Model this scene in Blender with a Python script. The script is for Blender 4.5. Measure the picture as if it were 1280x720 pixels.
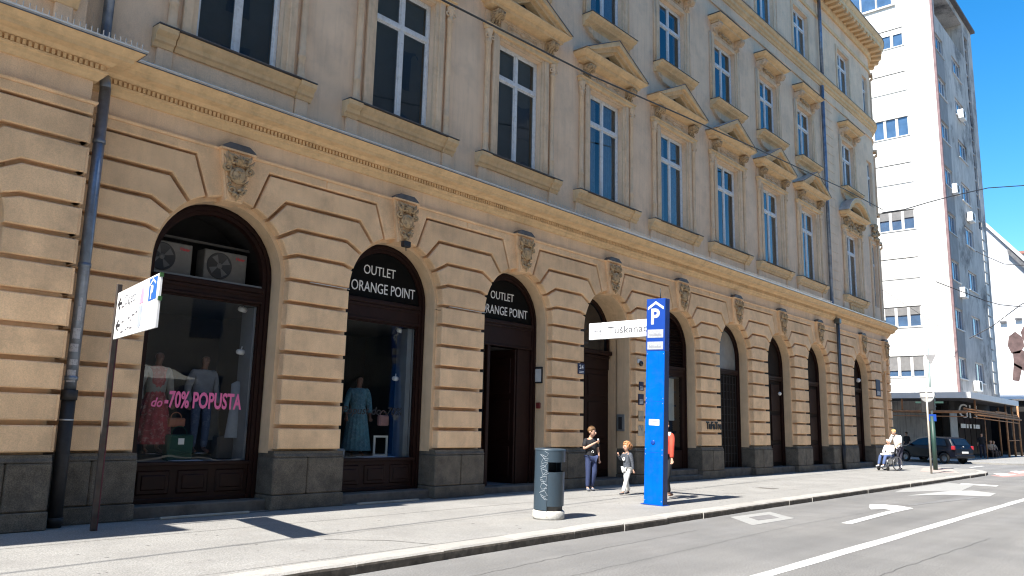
import bpy, bmesh, math, random
from math import sin, cos, pi, radians, sqrt, atan2, tan
from mathutils import Vector, Matrix, Euler

for _o in list(bpy.data.objects):
    bpy.data.objects.remove(_o)
random.seed(7)
S = bpy.context.scene
COL = S.collection

# ------------------------------------------------------------------ camera
PITCH, ROLL, YAW = 0.171895, 0.023271, 0.729248
CAM = Vector((0.0, -12.0646, 1.5))
_F = Vector((cos(PITCH)*cos(YAW), cos(PITCH)*sin(YAW), sin(PITCH)))
_R = Vector((sin(YAW), -cos(YAW), 0.0)); _U = _R.cross(_F)
_r = cos(ROLL)*_R + sin(ROLL)*_U; _u = -sin(ROLL)*_R + cos(ROLL)*_U
cd = bpy.data.cameras.new('camera'); cam = bpy.data.objects.new('camera', cd); COL.objects.link(cam)
cd.lens = 986.1245/1280*36; cd.sensor_width = 36; cd.clip_start = 0.05; cd.clip_end = 3000
cam.matrix_world = Matrix(((_r.x,_u.x,-_F.x,CAM.x),(_r.y,_u.y,-_F.y,CAM.y),(_r.z,_u.z,-_F.z,CAM.z),(0,0,0,1)))
S.camera = cam

# ------------------------------------------------------------------ light
SUN_EL, SUN_AZ = radians(50.7), radians(1.5)      # light travels towards +X, drifting 1.5 deg to +Y
W = bpy.data.worlds.new('World'); S.world = W; W.use_nodes = True
nt = W.node_tree; nt.nodes.clear()
sky = nt.nodes.new('ShaderNodeTexSky'); sky.sky_type = 'NISHITA'; sky.sun_disc = False
sky.sun_elevation = SUN_EL; sky.sun_rotation = radians(-91.5)
sky.air_density = 1.0; sky.dust_density = 0.35; sky.ozone_density = 2.2; sky.altitude = 150
bg = nt.nodes.new('ShaderNodeBackground'); bg.inputs[1].default_value = 0.105
ow = nt.nodes.new('ShaderNodeOutputWorld')
hs_ = nt.nodes.new('ShaderNodeHueSaturation'); hs_.inputs['Saturation'].default_value = 1.42; hs_.inputs['Hue'].default_value = 0.497
nt.links.new(sky.outputs[0], hs_.inputs['Color']); nt.links.new(hs_.outputs[0], bg.inputs[0]); nt.links.new(bg.outputs[0], ow.inputs[0])
sl = bpy.data.lights.new('sun', 'SUN'); sl.energy = 4.6; sl.angle = radians(0.53); sl.color = (1.0, 0.95, 0.87)
sun = bpy.data.objects.new('sun', sl); COL.objects.link(sun)
_d = Vector((cos(SUN_EL)*cos(SUN_AZ), cos(SUN_EL)*sin(SUN_AZ), -sin(SUN_EL)))
sun.rotation_euler = _d.to_track_quat('-Z', 'Y').to_euler(); sun.location = (-30, -5, 40)
S.view_settings.view_transform = 'Standard'; S.view_settings.look = 'None'
S.view_settings.exposure = 1.35; S.view_settings.gamma = 1.0
S.render.engine = 'CYCLES'
S.cycles.max_bounces = 8; S.cycles.diffuse_bounces = 5; S.cycles.transparent_max_bounces = 16
S.cycles.sample_clamp_indirect = 6.0; S.cycles.filter_width = 1.15

# ------------------------------------------------------------------ materials
MATS = {}
def mat(name, col, rough=0.8, metal=0.0, var=0.15, scale=3.0, bump=0.0, bscale=60.0, dirt=None, dscale=1.2,
        damt=0.5, rnd=0.0, speck=0.0, spscale=200.0, streak=0.0, spec=0.5, emit=None, vcol=None, coat=0.0, lanes=0.0):
    """procedural surface: base colour with cloudy variation, optional stains, speckle, streaks, bump"""
    if name in MATS: return MATS[name]
    m = bpy.data.materials.new(name); m.use_nodes = True; MATS[name] = m
    n = m.node_tree.nodes; L = m.node_tree.links; n.clear()
    out = n.new('ShaderNodeOutputMaterial'); b = n.new('ShaderNodeBsdfPrincipled'); L.new(b.outputs[0], out.inputs[0])
    b.inputs['Roughness'].default_value = rough; b.inputs['Metallic'].default_value = metal
    b.inputs['Specular IOR Level'].default_value = spec
    if coat: b.inputs['Coat Weight'].default_value = coat; b.inputs['Coat Roughness'].default_value = 0.08
    geo = n.new('ShaderNodeNewGeometry')
    def noise(sc, det=4, rg=0.6, vec=None):
        t = n.new('ShaderNodeTexNoise'); t.inputs['Scale'].default_value = sc; t.inputs['Detail'].default_value = det
        t.inputs['Roughness'].default_value = rg; L.new(vec or geo.outputs['Position'], t.inputs['Vector']); return t.outputs['Fac']
    def ramp(src, a, bb, c0=0.0, c1=1.0):
        r = n.new('ShaderNodeMapRange'); r.inputs[1].default_value = a; r.inputs[2].default_value = bb
        r.inputs[3].default_value = c0; r.inputs[4].default_value = c1; L.new(src, r.inputs[0]); return r.outputs[0]
    def mul(colsock, facsock):
        x = n.new('ShaderNodeMix'); x.data_type = 'RGBA'; x.blend_type = 'MULTIPLY'; x.inputs[0].default_value = 1.0
        L.new(colsock, x.inputs[6]); L.new(facsock, x.inputs[7]); return x.outputs[2]
    rgb = n.new('ShaderNodeRGB'); rgb.outputs[0].default_value = (*col, 1); cur = rgb.outputs[0]
    if vcol:
        x = n.new('ShaderNodeMix'); x.data_type = 'RGBA'; L.new(ramp(noise(scale*0.4, 3), 0.35, 0.65), x.inputs[0])
        L.new(cur, x.inputs[6]); x.inputs[7].default_value = (*vcol, 1); cur = x.outputs[2]
    if var: cur = mul(cur, ramp(noise(scale, 5), 0.3, 0.7, 1-var, 1+var))
    if speck: cur = mul(cur, ramp(noise(spscale, 2, 0.7), 0.35, 0.65, 1-speck, 1+speck))
    if streak:
        mp = n.new('ShaderNodeMapping'); mp.inputs['Scale'].default_value = (6, 6, 0.35); L.new(geo.outputs['Position'], mp.inputs[0])
        cur = mul(cur, ramp(noise(1.6, 5, 0.65, mp.outputs[0]), 0.48, 0.72, 1.0, 1-streak))
    if lanes:
        mp = n.new('ShaderNodeMapping'); mp.inputs['Scale'].default_value = (0.05, 1.3, 1); L.new(geo.outputs['Position'], mp.inputs[0])
        cur = mul(cur, ramp(noise(1.0, 4, 0.6, mp.outputs[0]), 0.35, 0.65, 1-lanes, 1+lanes))
    if rnd:
        oi = n.new('ShaderNodeObjectInfo'); cur = mul(cur, ramp(oi.outputs['Random'], 0, 1, 1-rnd, 1+rnd))
    if dirt:
        x = n.new('ShaderNodeMix'); x.data_type = 'RGBA'
        L.new(ramp(noise(dscale, 8, 0.7), 0.5, 0.68, 0, damt), x.inputs[0]); L.new(cur, x.inputs[6])
        x.inputs[7].default_value = (*dirt, 1); cur = x.outputs[2]
    L.new(cur, b.inputs['Base Color'])
    if bump:
        bp = n.new('ShaderNodeBump'); bp.inputs['Strength'].default_value = bump; bp.inputs['Distance'].default_value = 0.01
        L.new(noise(bscale, 6, 0.7), bp.inputs['Height']); L.new(bp.outputs[0], b.inputs['Normal'])
    if emit: b.inputs['Emission Color'].default_value = (*emit, 1); b.inputs['Emission Strength'].default_value = 1
    return m

def glassmat(name, tint=(0.8, 0.85, 0.85), refl=1.0, rough=0.0):
    if name in MATS: return MATS[name]
    m = bpy.data.materials.new(name); m.use_nodes = True; MATS[name] = m
    n = m.node_tree.nodes; L = m.node_tree.links; n.clear()
    out = n.new('ShaderNodeOutputMaterial'); mx = n.new('ShaderNodeMixShader')
    tr = n.new('ShaderNodeBsdfTransparent'); tr.inputs[0].default_value = (*tint, 1)
    gl = n.new('ShaderNodeBsdfGlossy'); gl.inputs['Roughness'].default_value = rough; gl.inputs[0].default_value = (0.95, 0.97, 1, 1)
    fr = n.new('ShaderNodeFresnel'); fr.inputs[0].default_value = 1.52
    geo = n.new('ShaderNodeNewGeometry')
    nz = n.new('ShaderNodeTexNoise'); nz.inputs['Scale'].default_value = 1.3; nz.inputs['Detail'].default_value = 1
    L.new(geo.outputs['Position'], nz.inputs['Vector'])
    bp = n.new('ShaderNodeBump'); bp.inputs['Strength'].default_value = 0.25; bp.inputs['Distance'].default_value = 0.02
    L.new(nz.outputs['Fac'], bp.inputs['Height']); L.new(bp.outputs[0], gl.inputs['Normal'])
    ml = n.new('ShaderNodeMath'); ml.operation = 'MULTIPLY'; ml.inputs[1].default_value = 1.8*refl; ml.use_clamp = True
    bf = n.new('ShaderNodeMath'); bf.operation = 'SUBTRACT'; bf.inputs[0].default_value = 1.0; L.new(geo.outputs['Backfacing'], bf.inputs[1])
    m2 = n.new('ShaderNodeMath'); m2.operation = 'MULTIPLY'; L.new(fr.outputs[0], m2.inputs[0]); L.new(bf.outputs[0], m2.inputs[1]); L.new(m2.outputs[0], ml.inputs[0]); L.new(ml.outputs[0], mx.inputs[0])
    L.new(tr.outputs[0], mx.inputs[1]); L.new(gl.outputs[0], mx.inputs[2]); L.new(mx.outputs[0], out.inputs[0])
    return m

STUCCO  = mat('stucco_stone', (0.84, 0.565, 0.33), 0.9, var=0.15, scale=1.7, bump=0.5, bscale=70, streak=0.07, rnd=0.075, speck=0.09, spscale=70, dirt=(0.38,0.26,0.165), dscale=1.5, damt=0.38)
STUCCO2 = mat('stucco_upper', (0.83, 0.605, 0.41), 0.92, var=0.10, scale=1.1, bump=0.6, bscale=45, streak=0.12, speck=0.09, spscale=60, dirt=(0.30,0.24,0.19), dscale=1.6, damt=0.22)
TRIM    = mat('stucco_trim', (0.75, 0.52, 0.285), 0.88, var=0.10, scale=3.0, bump=0.25, bscale=70, streak=0.14, speck=0.05, dirt=(0.34,0.24,0.14), dscale=3.5, damt=0.3)
FRAME_ST= mat('stucco_surround', (0.73, 0.535, 0.35), 0.9, var=0.10, scale=3.0, bump=0.3, bscale=70, streak=0.2, dirt=(0.32,0.25,0.18), dscale=4, damt=0.3)
CARVED  = mat('carved_ornament', (0.50, 0.35, 0.20), 0.9, var=0.25, scale=14, bump=0.5, bscale=60, dirt=(0.10,0.075,0.055), dscale=11, damt=0.8)
REVEAL  = mat('stucco_reveal', (0.70, 0.50, 0.31), 0.9, var=0.10, scale=2.3, bump=0.3, bscale=80, streak=0.15)
GRANITE = mat('plinth_stone', (0.125, 0.105, 0.08), 0.85, var=0.35, scale=3.5, bump=0.9, bscale=28, speck=0.35, spscale=70, rnd=0.10, dirt=(0.055,0.05,0.045), dscale=2.6, damt=0.75)
STEP    = mat('step_stone', (0.13, 0.112, 0.095), 0.85, var=0.3, scale=4, bump=0.5, bscale=40, speck=0.2, dirt=(0.05,0.045,0.04), dscale=3, damt=0.6)
WOOD    = mat('dark_brown_wood', (0.018, 0.006, 0.0045), 0.5, var=0.25, scale=6, bump=0.15, bscale=50, spec=0.22)
WOODK   = mat('blackened_wood', (0.010, 0.006, 0.005), 0.6, var=0.25, scale=6, spec=0.2)
WHITE   = mat('white_window_paint', (0.70, 0.70, 0.69), 0.5, var=0.08, scale=8, dirt=(0.38,0.36,0.33), dscale=9, damt=0.45)
LEAD    = mat('lead_flashing', (0.11, 0.11, 0.115), 0.6, metal=0.2, var=0.3, scale=5)
ZINC    = mat('zinc_flashing', (0.50, 0.50, 0.50), 0.42, metal=0.6, var=0.2, scale=6)
PIPE    = mat('painted_steel_pipe', (0.21, 0.245, 0.30), 0.34, metal=0.55, var=0.3, scale=4, dirt=(0.1,0.09,0.09), dscale=5, damt=0.5)
IRON    = mat('black_cast_iron', (0.022, 0.021, 0.022), 0.6, var=0.4, scale=9, bump=0.4, bscale=40)
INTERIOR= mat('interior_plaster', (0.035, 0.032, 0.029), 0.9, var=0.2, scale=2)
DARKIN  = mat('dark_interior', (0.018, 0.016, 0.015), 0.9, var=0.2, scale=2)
GLASS   = glassmat('window_glass', (0.62, 0.65, 0.66), 0.7)
SHOPGL2 = glassmat('shop_glass_dull', (0.93, 0.95, 0.95), 0.16)
SHOPGL  = glassmat('shop_glass', (0.95, 0.96, 0.96), 0.6)

def glassy_dark(name, col=(0.01,0.012,0.016)):
    return mat(name, col, 0.08, var=0.1, spec=0.9)

# ------------------------------------------------------------------ mesh builder
class MB:
    def __init__(s): s.v = []; s.f = []; s.m = []; s.sm = []
    def add(s, vs, fs, mi=0, smooth=False):
        o = len(s.v); s.v += [tuple(p) for p in vs]
        for f in fs: s.f.append([i+o for i in f]); s.m.append(mi); s.sm.append(smooth)
        return s
    def box(s, x0, x1, y0, y1, z0, z1, mi=0, b=0.0):
        if x0 > x1: x0, x1 = x1, x0
        if y0 > y1: y0, y1 = y1, y0
        if z0 > z1: z0, z1 = z1, z0
        if b <= 0:
            v = [(x0,y0,z0),(x1,y0,z0),(x1,y1,z0),(x0,y1,z0),(x0,y0,z1),(x1,y0,z1),(x1,y1,z1),(x0,y1,z1)]
            return s.add(v, [(0,3,2,1),(4,5,6,7),(0,1,5,4),(1,2,6,5),(2,3,7,6),(3,0,4,7)], mi)
        b = min(b, (x1-x0)*.45, (y1-y0)*.45, (z1-z0)*.45)
        v = []; idx = {}
        X = (x0,x1); Y = (y0,y1); Z = (z0,z1)
        for i in (0,1):
            for j in (0,1):
                for k in (0,1):
                    sx, sy, sz = (1-2*i)*b, (1-2*j)*b, (1-2*k)*b
                    idx[i,j,k,0] = len(v); v.append((X[i], Y[j]+sy, Z[k]+sz))
                    idx[i,j,k,1] = len(v); v.append((X[i]+sx, Y[j], Z[k]+sz))
                    idx[i,j,k,2] = len(v); v.append((X[i]+sx, Y[j]+sy, Z[k]))
        f = []
        for i in (0,1): f.append([idx[i,j,k,0] for j,k in ((0,0),(1,0),(1,1),(0,1))])
        for j in (0,1): f.append([idx[i,j,k,1] for i,k in ((0,0),(1,0),(1,1),(0,1))])
        for k in (0,1): f.append([idx[i,j,k,2] for i,j in ((0,0),(1,0),(1,1),(0,1))])
        for i in (0,1):
            for j in (0,1): f.append([idx[i,j,0,0], idx[i,j,1,0], idx[i,j,1,1], idx[i,j,0,1]])
            for k in (0,1): f.append([idx[i,0,k,0], idx[i,1,k,0], idx[i,1,k,2], idx[i,0,k,2]])
        for j in (0,1):
            for k in (0,1): f.append([idx[0,j,k,1], idx[1,j,k,1], idx[1,j,k,2], idx[0,j,k,2]])
        for i in (0,1):
            for j in (0,1):
                for k in (0,1): f.append([idx[i,j,k,0], idx[i,j,k,1], idx[i,j,k,2]])
        return s.add(v, f, mi)
    def prism(s, poly, a, b, axis='y', bevel=0.0, mi=0):
        """poly in plane; a = front coordinate, b = back; axis y: (x,z), x: (y,z), z: (x,y)"""
        def P(p, t):
            return (p[0], t, p[1]) if axis == 'y' else ((t, p[0], p[1]) if axis == 'x' else (p[0], p[1], t))
        n = len(poly); rings = []
        d = 1 if b > a else -1
        if bevel > 0: rings.append([P(p, a) for p in inset(poly, bevel)]); rings.append([P(p, a+d*bevel) for p in poly])
        else: rings.append([P(p, a) for p in poly])
        rings.append([P(p, b) for p in poly])
        v = [q for r in rings for q in r]; f = [list(range(n))]
        for k in range(len(rings)-1):
            for i in range(n): j = (i+1) % n; f.append([k*n+i, k*n+j, (k+1)*n+j, (k+1)*n+i])
        f.append([(len(rings)-1)*n+i for i in range(n)][::-1])
        return s.add(v, f, mi)
    def tube(s, pts, r, n=8, mi=0, cap=True, smooth=True):
        pts = [Vector(p) for p in pts]; rr = r if isinstance(r, (list, tuple)) else [r]*len(pts)
        v = []; up = None
        for i, p in enumerate(pts):
            t = (pts[min(i+1, len(pts)-1)] - pts[max(i-1, 0)]).normalized()
            if up is None: up = Vector((0,0,1)) if abs(t.z) < 0.9 else Vector((1,0,0))
            a = t.cross(up).normalized(); c = a.cross(t).normalized(); up = c
            for k in range(n): q = 2*pi*k/n; v.append(p + rr[i]*(cos(q)*a + sin(q)*c))
        f = []
        for i in range(len(pts)-1):
            for k in range(n): f.append([i*n+k, i*n+(k+1)%n, (i+1)*n+(k+1)%n, (i+1)*n+k])
        s.add(v, f, mi, smooth)
        if cap: o = len(s.v)-len(v); s.f += [[o+k for k in range(n)][::-1], [o+(len(pts)-1)*n+k for k in range(n)]]; s.m += [mi,mi]; s.sm += [False,False]
        return s
    def lathe(s, prof, c=(0,0,0), n=24, mi=0, axis='z', a0=0, a1=2*pi, sx=1, sy=1, smooth=True):
        full = abs(a1-a0-2*pi) < 1e-6; m = n if full else n+1; v = []
        for (r, z) in prof:
            for k in range(m):
                q = a0+(a1-a0)*k/n; x, y = r*cos(q)*sx, r*sin(q)*sy
                if axis == 'z': v.append((c[0]+x, c[1]+y, c[2]+z))
                elif axis == 'y': v.append((c[0]+x, c[1]+z, c[2]+y))
                else: v.append((c[0]+z, c[1]+x, c[2]+y))
        f = []
        for i in range(len(prof)-1):
            for k in range(n): j = (k+1) % m; f.append([i*m+k, i*m+j, (i+1)*m+j, (i+1)*m+k])
        return s.add(v, f, mi, smooth)
    def ell(s, c, r, rot=None, n=10, m=6, mi=0):
        M = Euler(rot or (0,0,0)).to_matrix(); v = []; f = []
        c = Vector(c)
        for i in range(m+1):
            t = pi*i/m
            for k in range(n):
                q = 2*pi*k/n; v.append(c + M @ Vector((r[0]*sin(t)*cos(q), r[1]*sin(t)*sin(q), r[2]*cos(t))))
        for i in range(m):
            for k in range(n): f.append([i*n+k, i*n+(k+1)%n, (i+1)*n+(k+1)%n, (i+1)*n+k])
        return s.add(v, f, mi, True)
    def torus(s, c, R, r, axis='y', a0=0, a1=2*pi, n=16, m=6, mi=0, r1=None, R1=None):
        pts = []; rr = []
        for k in range(n+1):
            t = k/n; q = a0+(a1-a0)*t; R_ = R+( (R1 if R1 is not None else R)-R)*t
            x, y = R_*cos(q), R_*sin(q)
            pts.append((c[0]+x, c[1], c[2]+y) if axis == 'y' else ((c[0], c[1]+x, c[2]+y) if axis == 'x' else (c[0]+x, c[1]+y, c[2])))
            rr.append(r+((r1 if r1 is not None else r)-r)*t)
        return s.tube(pts, rr, m, mi, cap=abs(a1-a0) < 2*pi-1e-3)
    def quad(s, a, b, c, d, mi=0): return s.add([a,b,c,d], [(0,1,2,3)], mi)
    def move(s, M):
        s.v = [tuple(M @ Vector(p)) for p in s.v]; return s
    def mesh(s, name, mats):
        me = bpy.data.meshes.new(name); me.from_pydata(s.v, [], s.f)
        for m in (mats if isinstance(mats, (list, tuple)) else [mats]): me.materials.append(m)
        me.polygons.foreach_set('material_index', s.m); me.polygons.foreach_set('use_smooth', s.sm)
        bm = bmesh.new(); bm.from_mesh(me); bmesh.ops.remove_doubles(bm, verts=bm.verts, dist=1e-5)
        bmesh.ops.recalc_face_normals(bm, faces=bm.faces); bm.to_mesh(me); bm.free(); me.update(); return me
    def done(s, name, mats, parent=None, loc=(0,0,0), **k):
        return link(name, s.mesh(name, mats), parent, loc, **k)

def area(p): return 0.5*sum(p[i][0]*p[(i+1)%len(p)][1]-p[(i+1)%len(p)][0]*p[i][1] for i in range(len(p)))
def inset(poly, d):
    n = len(poly); sg = 1 if area(poly) > 0 else -1; out = []
    for i in range(n):
        a, b, c = Vector(poly[i-1][:2]), Vector(poly[i][:2]), Vector(poly[(i+1)%n][:2])
        e1 = (b-a); e2 = (c-b)
        if e1.length < 1e-9 or e2.length < 1e-9: out.append(tuple(b)); continue
        e1.normalize(); e2.normalize()
        n1 = Vector((-e1.y, e1.x))*sg; n2 = Vector((-e2.y, e2.x))*sg
        k = 1+n1.dot(n2); q = (n1+n2)*(d/max(k, 0.35)); out.append((b.x+q.x, b.y+q.y))
    return out

def link(name, data, parent=None, loc=(0,0,0), label=None, cat=None, group=None, kind=None, rot=None):
    o = bpy.data.objects.new(name, data); COL.objects.link(o); o.location = loc
    if rot: o.rotation_euler = rot
    if parent: o.parent = parent
    if label: o['label'] = label
    if cat: o['category'] = cat
    if group: o['group'] = group
    if kind: o['kind'] = kind
    return o
def thing(name, label, cat, loc=(0,0,0), rz=0, group=None):
    return link(name, None, None, loc, label, cat, group, rot=(0,0,rz))
def copy_tree(o, parent=None):
    c = o.copy(); COL.objects.link(c)
    if parent: c.parent = parent
    for ch in [q for q in bpy.data.objects if q.parent == o]: copy_tree(ch, c)
    return c
def dup(root, loc=None, rz=None, label=None):
    c = copy_tree(root)
    if loc is not None: c.location = loc
    if rz is not None: c.rotation_euler = (0,0,rz)
    if label: c['label'] = label
    return c
def at(root):                                    # builder moved into a root's frame: subtract the root's place
    return Matrix.Translation(root.location).inverted()

def text_mesh(txt, size, depth=0.004, bold=0.0, shear=0.0, align='LEFT', space=1.0, sx=1.0):
    cu = bpy.data.curves.new('lettering', 'FONT'); cu.body = txt; cu.size = size; cu.extrude = depth
    cu.offset = bold; cu.shear = shear; cu.align_x = align; cu.space_character = space; cu.resolution_u = 3
    o = bpy.data.objects.new('lettering', cu); COL.objects.link(o)
    dg = bpy.context.evaluated_depsgraph_get(); me = bpy.data.meshes.new_from_object(o.evaluated_get(dg))
    bpy.data.objects.remove(o); bpy.data.curves.remove(cu)
    if sx != 1.0:
        for v in me.vertices: v.co.x *= sx
    return me
def lettering(txt, size, M, m, parent, fit=None, **k):
    """text set upright; M places it (text x -> right, y -> up); fit = exact width"""
    me = text_mesh(txt, size, **k)
    if fit:
        xs = [v.co.x for v in me.vertices]; w = max(xs)-min(xs); x0 = min(xs)
        for v in me.vertices: v.co.x = (v.co.x-x0)*fit/w
    me.transform(M); me.materials.clear(); me.materials.append(m); me.name = 'lettering'
    return link('lettering', me, parent)
def M_face(pos, normal, up=(0,0,1)):             # matrix putting text on a plane that faces along normal
    n = Vector(normal).normalized(); u = Vector(up); r = u.cross(n).normalized(); u = n.cross(r)
    return Matrix(((r.x,u.x,n.x,pos[0]),(r.y,u.y,n.y,pos[1]),(r.z,u.z,n.z,pos[2]),(0,0,0,1)))

def sweep(mb, prof, path, mi=0, caps=True, closed_prof=True, smooth=False):
    """sweep a profile of (outward offset, z) along a plan path; outward = right-hand side of travel"""
    n = len(path); P = [Vector(p) for p in path]; rings = []
    for i in range(n):
        d1 = (P[i]-P[i-1]).normalized() if i > 0 else None
        d2 = (P[i+1]-P[i]).normalized() if i < n-1 else None
        d1 = d1 or d2; d2 = d2 or d1
        n1 = Vector((d1.y, -d1.x)); n2 = Vector((d2.y, -d2.x)); k = 1+n1.dot(n2); m = (n1+n2)/max(k, 0.2)
        rings.append([(P[i].x+m.x*o, P[i].y+m.y*o, z) for o, z in prof])
    k = len(prof); v = [q for r in rings for q in r]; f = []
    for i in range(n-1):
        for j in range(k if closed_prof else k-1):
            f.append([i*k+j, i*k+(j+1)%k, (i+1)*k+(j+1)%k, (i+1)*k+j])
    if caps and closed_prof: f.append(list(range(k))[::-1]); f.append([(n-1)*k+j for j in range(k)])
    return mb.add(v, f, mi, smooth)

# ================================================================== GROUND
ROAD = mat('road_asphalt', (0.16,0.158,0.155), 0.9, var=0.10, scale=0.9, bump=0.8, bscale=60, speck=0.28, spscale=50, vcol=(0.185,0.181,0.174), lanes=.12, dirt=(0.12,0.118,0.115), dscale=.8, damt=.35)
WALK = mat('pavement_asphalt', (0.262,0.256,0.242), 0.93, var=0.11, scale=0.8, bump=0.8, bscale=60, speck=0.28, spscale=55, dirt=(0.20,0.19,0.18), dscale=1.3, damt=0.4)
SEAM = mat('pavement_seam', (0.22,0.21,0.20), 0.95, var=0.3, scale=9)
KERB = mat('kerb_stone', (0.36,0.345,0.32), 0.9, var=0.16, scale=5, bump=0.8, bscale=35, speck=0.16, spscale=90, rnd=0.06, dirt=(0.16,0.14,0.12), dscale=5, damt=0.35)
PAINT = mat('road_paint', (0.66,0.66,0.64), 0.7, var=0.08, scale=6, speck=0.2, spscale=70, dirt=(0.22,0.22,0.22), dscale=14, damt=0.6)
PAINTW = mat('worn_road_paint', (0.31,0.31,0.30), 0.8, var=0.12, scale=5, speck=0.2, spscale=80, dirt=(0.14,0.14,0.14), dscale=5, damt=0.5)
REDP = mat('faded_red_surface', (0.33,0.21,0.19), 0.9, var=0.12, scale=2, speck=0.12)
MB().box(-500,500,-500,500,-0.4,-0.16).done('ground', mat('ground_earth',(0.12,0.11,0.10),0.95), kind='structure')
r_ = MB(); r_.quad((-300,-300,-0.12),(300,-300,-0.12),(300,300,-0.12),(-300,300,-0.12)); r_.done('road', ROAD, kind='structure')

def kerby(x):
    for (a, ya), (b, yb) in zip(KP, KP[1:]):
        if a <= x <= b: return ya+(yb-ya)*(x-a)/(b-a)
    return KP[-1][1]
KP = [(-12,-5.35),(4.5,-4.98),(8.1,-4.86),(16.6,-4.69),(27.2,-4.63),(38.0,-4.57),(60,-4.5)]
kp = [(x, kerby(x)) for x in (-12,0,4.5,8.1,12,16.6,22,27.2,33,38.0)]
KARC = [(38.0+5.6*sin(a), kerby(38.0)+5.6-5.6*cos(a)) for a in [radians(q) for q in (10,20,30,40,50,60,70,80,90)]]
outer = kp+KARC+[(43.6,15)]
inn = inset(outer+[(-12,15)], 0.30)[:len(outer)]
pv = MB(); poly = [(p[0],p[1]) for p in inn]+[(43.0,14),(-12,14)]
pv.prism(poly, -0.004, -0.13, axis='z'); pv.done('pavement', WALK, kind='structure')
# kerb stones, one by one
KFACE = mat('kerb_dark_face', (0.10,0.085,0.07), .9, var=.35, scale=7, bump=.9, bscale=30, dirt=(0.25,0.22,0.18), dscale=8, damt=.5)  # darker stone colour for the street-side faces
kroot = thing('kerb','pale stone kerb along the pavement, its stones laid end to end','kerb',(4,-5,-0.12)); del kroot['category']; kroot['kind']='structure'; del kroot['label']
def along(path, step):
    out = [path[0]]; acc = 0; nxt = step
    for p, q in zip(path, path[1:]):
        p, q = Vector(p), Vector(q); l = (q-p).length
        while acc+l >= nxt: out.append(tuple(p.lerp(q, (nxt-acc)/l))); nxt += step
        acc += l
    return out
ks = along(kp+KARC[:5], 1.35)
rk = random.Random(3)
for i in range(len(ks)-1):
    a, b = Vector(ks[i]), Vector(ks[i+1]); d = (b-a).normalized(); n = Vector((-d.y, d.x)); a = a+d*.004; b = b-d*.004
    j = [rk.uniform(-.012,.012) for _ in range(4)]; h = 0.004+rk.uniform(-.002,.004)
    m = MB(); N = 7; vs = []
    for k in range(N):
        c = a.lerp(b, k/(N-1)); w = rk.uniform(-.007,.007)+j[0]; hh = h+rk.uniform(-.003,.002)
        e = -0.006 if k in (0,N-1) else 0
        for (o, z) in ((0.0+w+.004,-0.14),(0.0+w,-0.04),(0.006+w,-0.022+hh),(0.03+w,hh+e),(0.31,hh+e),(0.31,-0.14)):
            q = c+n*o; vs.append((q.x, q.y, z))
    fs = []
    for k in range(N-1):
        for q in range(6): fs.append([k*6+q, k*6+(q+1)%6, (k+1)*6+(q+1)%6, (k+1)*6+q])
    fs += [list(range(6))[::-1], [(N-1)*6+q for q in range(6)]]
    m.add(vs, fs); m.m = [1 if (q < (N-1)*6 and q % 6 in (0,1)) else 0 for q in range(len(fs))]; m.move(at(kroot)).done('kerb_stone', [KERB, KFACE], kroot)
# seams and repaired strips in the asphalt of the pavement
sm = MB()
def strip(path, w, z, mb):
    for p, q in zip(path, path[1:]):
        p, q = Vector(p), Vector(q); d = (q-p).normalized(); n = Vector((-d.y, d.x))*w/2
        mb.quad((p.x-n.x,p.y-n.y,z),(q.x-n.x,q.y-n.y,z),(q.x+n.x,q.y+n.y,z),(p.x+n.x,p.y+n.y,z))
def wob(x0, x1, y0, y1, n, amp, seed):
    r = random.Random(seed); return [(x0+(x1-x0)*i/n, y0+(y1-y0)*i/n+r.uniform(-amp,amp)) for i in range(n+1)]
strip(wob(-8,41,-1.72,-1.52,40,.015,1), .018, 0.000, sm); strip(wob(5.2,14,-3.1,-2.6,16,.03,2), .010, 0.000, sm)
strip(wob(16,33,-3.5,-3.3,20,.03,3), .010, 0.000, sm); strip([(6.3,-3.3),(6.9,-3.9),(7.1,-4.5)], .03, 0.000, sm)
strip([(22,-4.3),(22.3,-3.2),(22.1,-1.6)], .012, 0.000, sm); strip([(18.1,-2.9),(18.5,-3.3)], .03, 0.000, sm)
strip(wob(-8,38,-4.62,-4.27,40,.006,9), .012, 0.000, sm)
sm.done('pavement_seams', SEAM, kind='structure')
STAIN = mat('old_stain',(0.26,0.25,0.24),.95,var=.25,scale=12)
def crack(pts, w, z, seed, mb):
    r = random.Random(seed); out = []
    for a, b in zip(pts, pts[1:]):
        for i in range(30): t = i/30; out.append((a[0]+(b[0]-a[0])*t+r.uniform(-.02,.02), a[1]+(b[1]-a[1])*t+r.uniform(-.02,.02)))
    out.append(pts[-1]); strip(out, w, z, mb)
ck = MB()
for i, (p_, w_) in enumerate((([(2,-9.2),(9,-8.9),(15,-9.1)],.007),([(6,-6.6),(14,-6.3),(22,-6.5),(33,-6.4)],.006),([(11,-5.6),(11.4,-7.4),(11.2,-9.5)],.005),([(20,-5.1),(20.3,-7.9)],.005),([(24,-8.9),(35,-9.2)],.007),([(16.5,-9.9),(17.2,-6.9)],.008),([(4,-6.1),(8,-5.7),(12,-5.5)],.008))): crack(p_, w_, -.1165, i, ck)
ck.done('road_cracks', mat('crack_fill',(0.07,0.07,0.07),.9,var=.2), kind='structure')
gm = MB(); r_g = random.Random(31)
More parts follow.
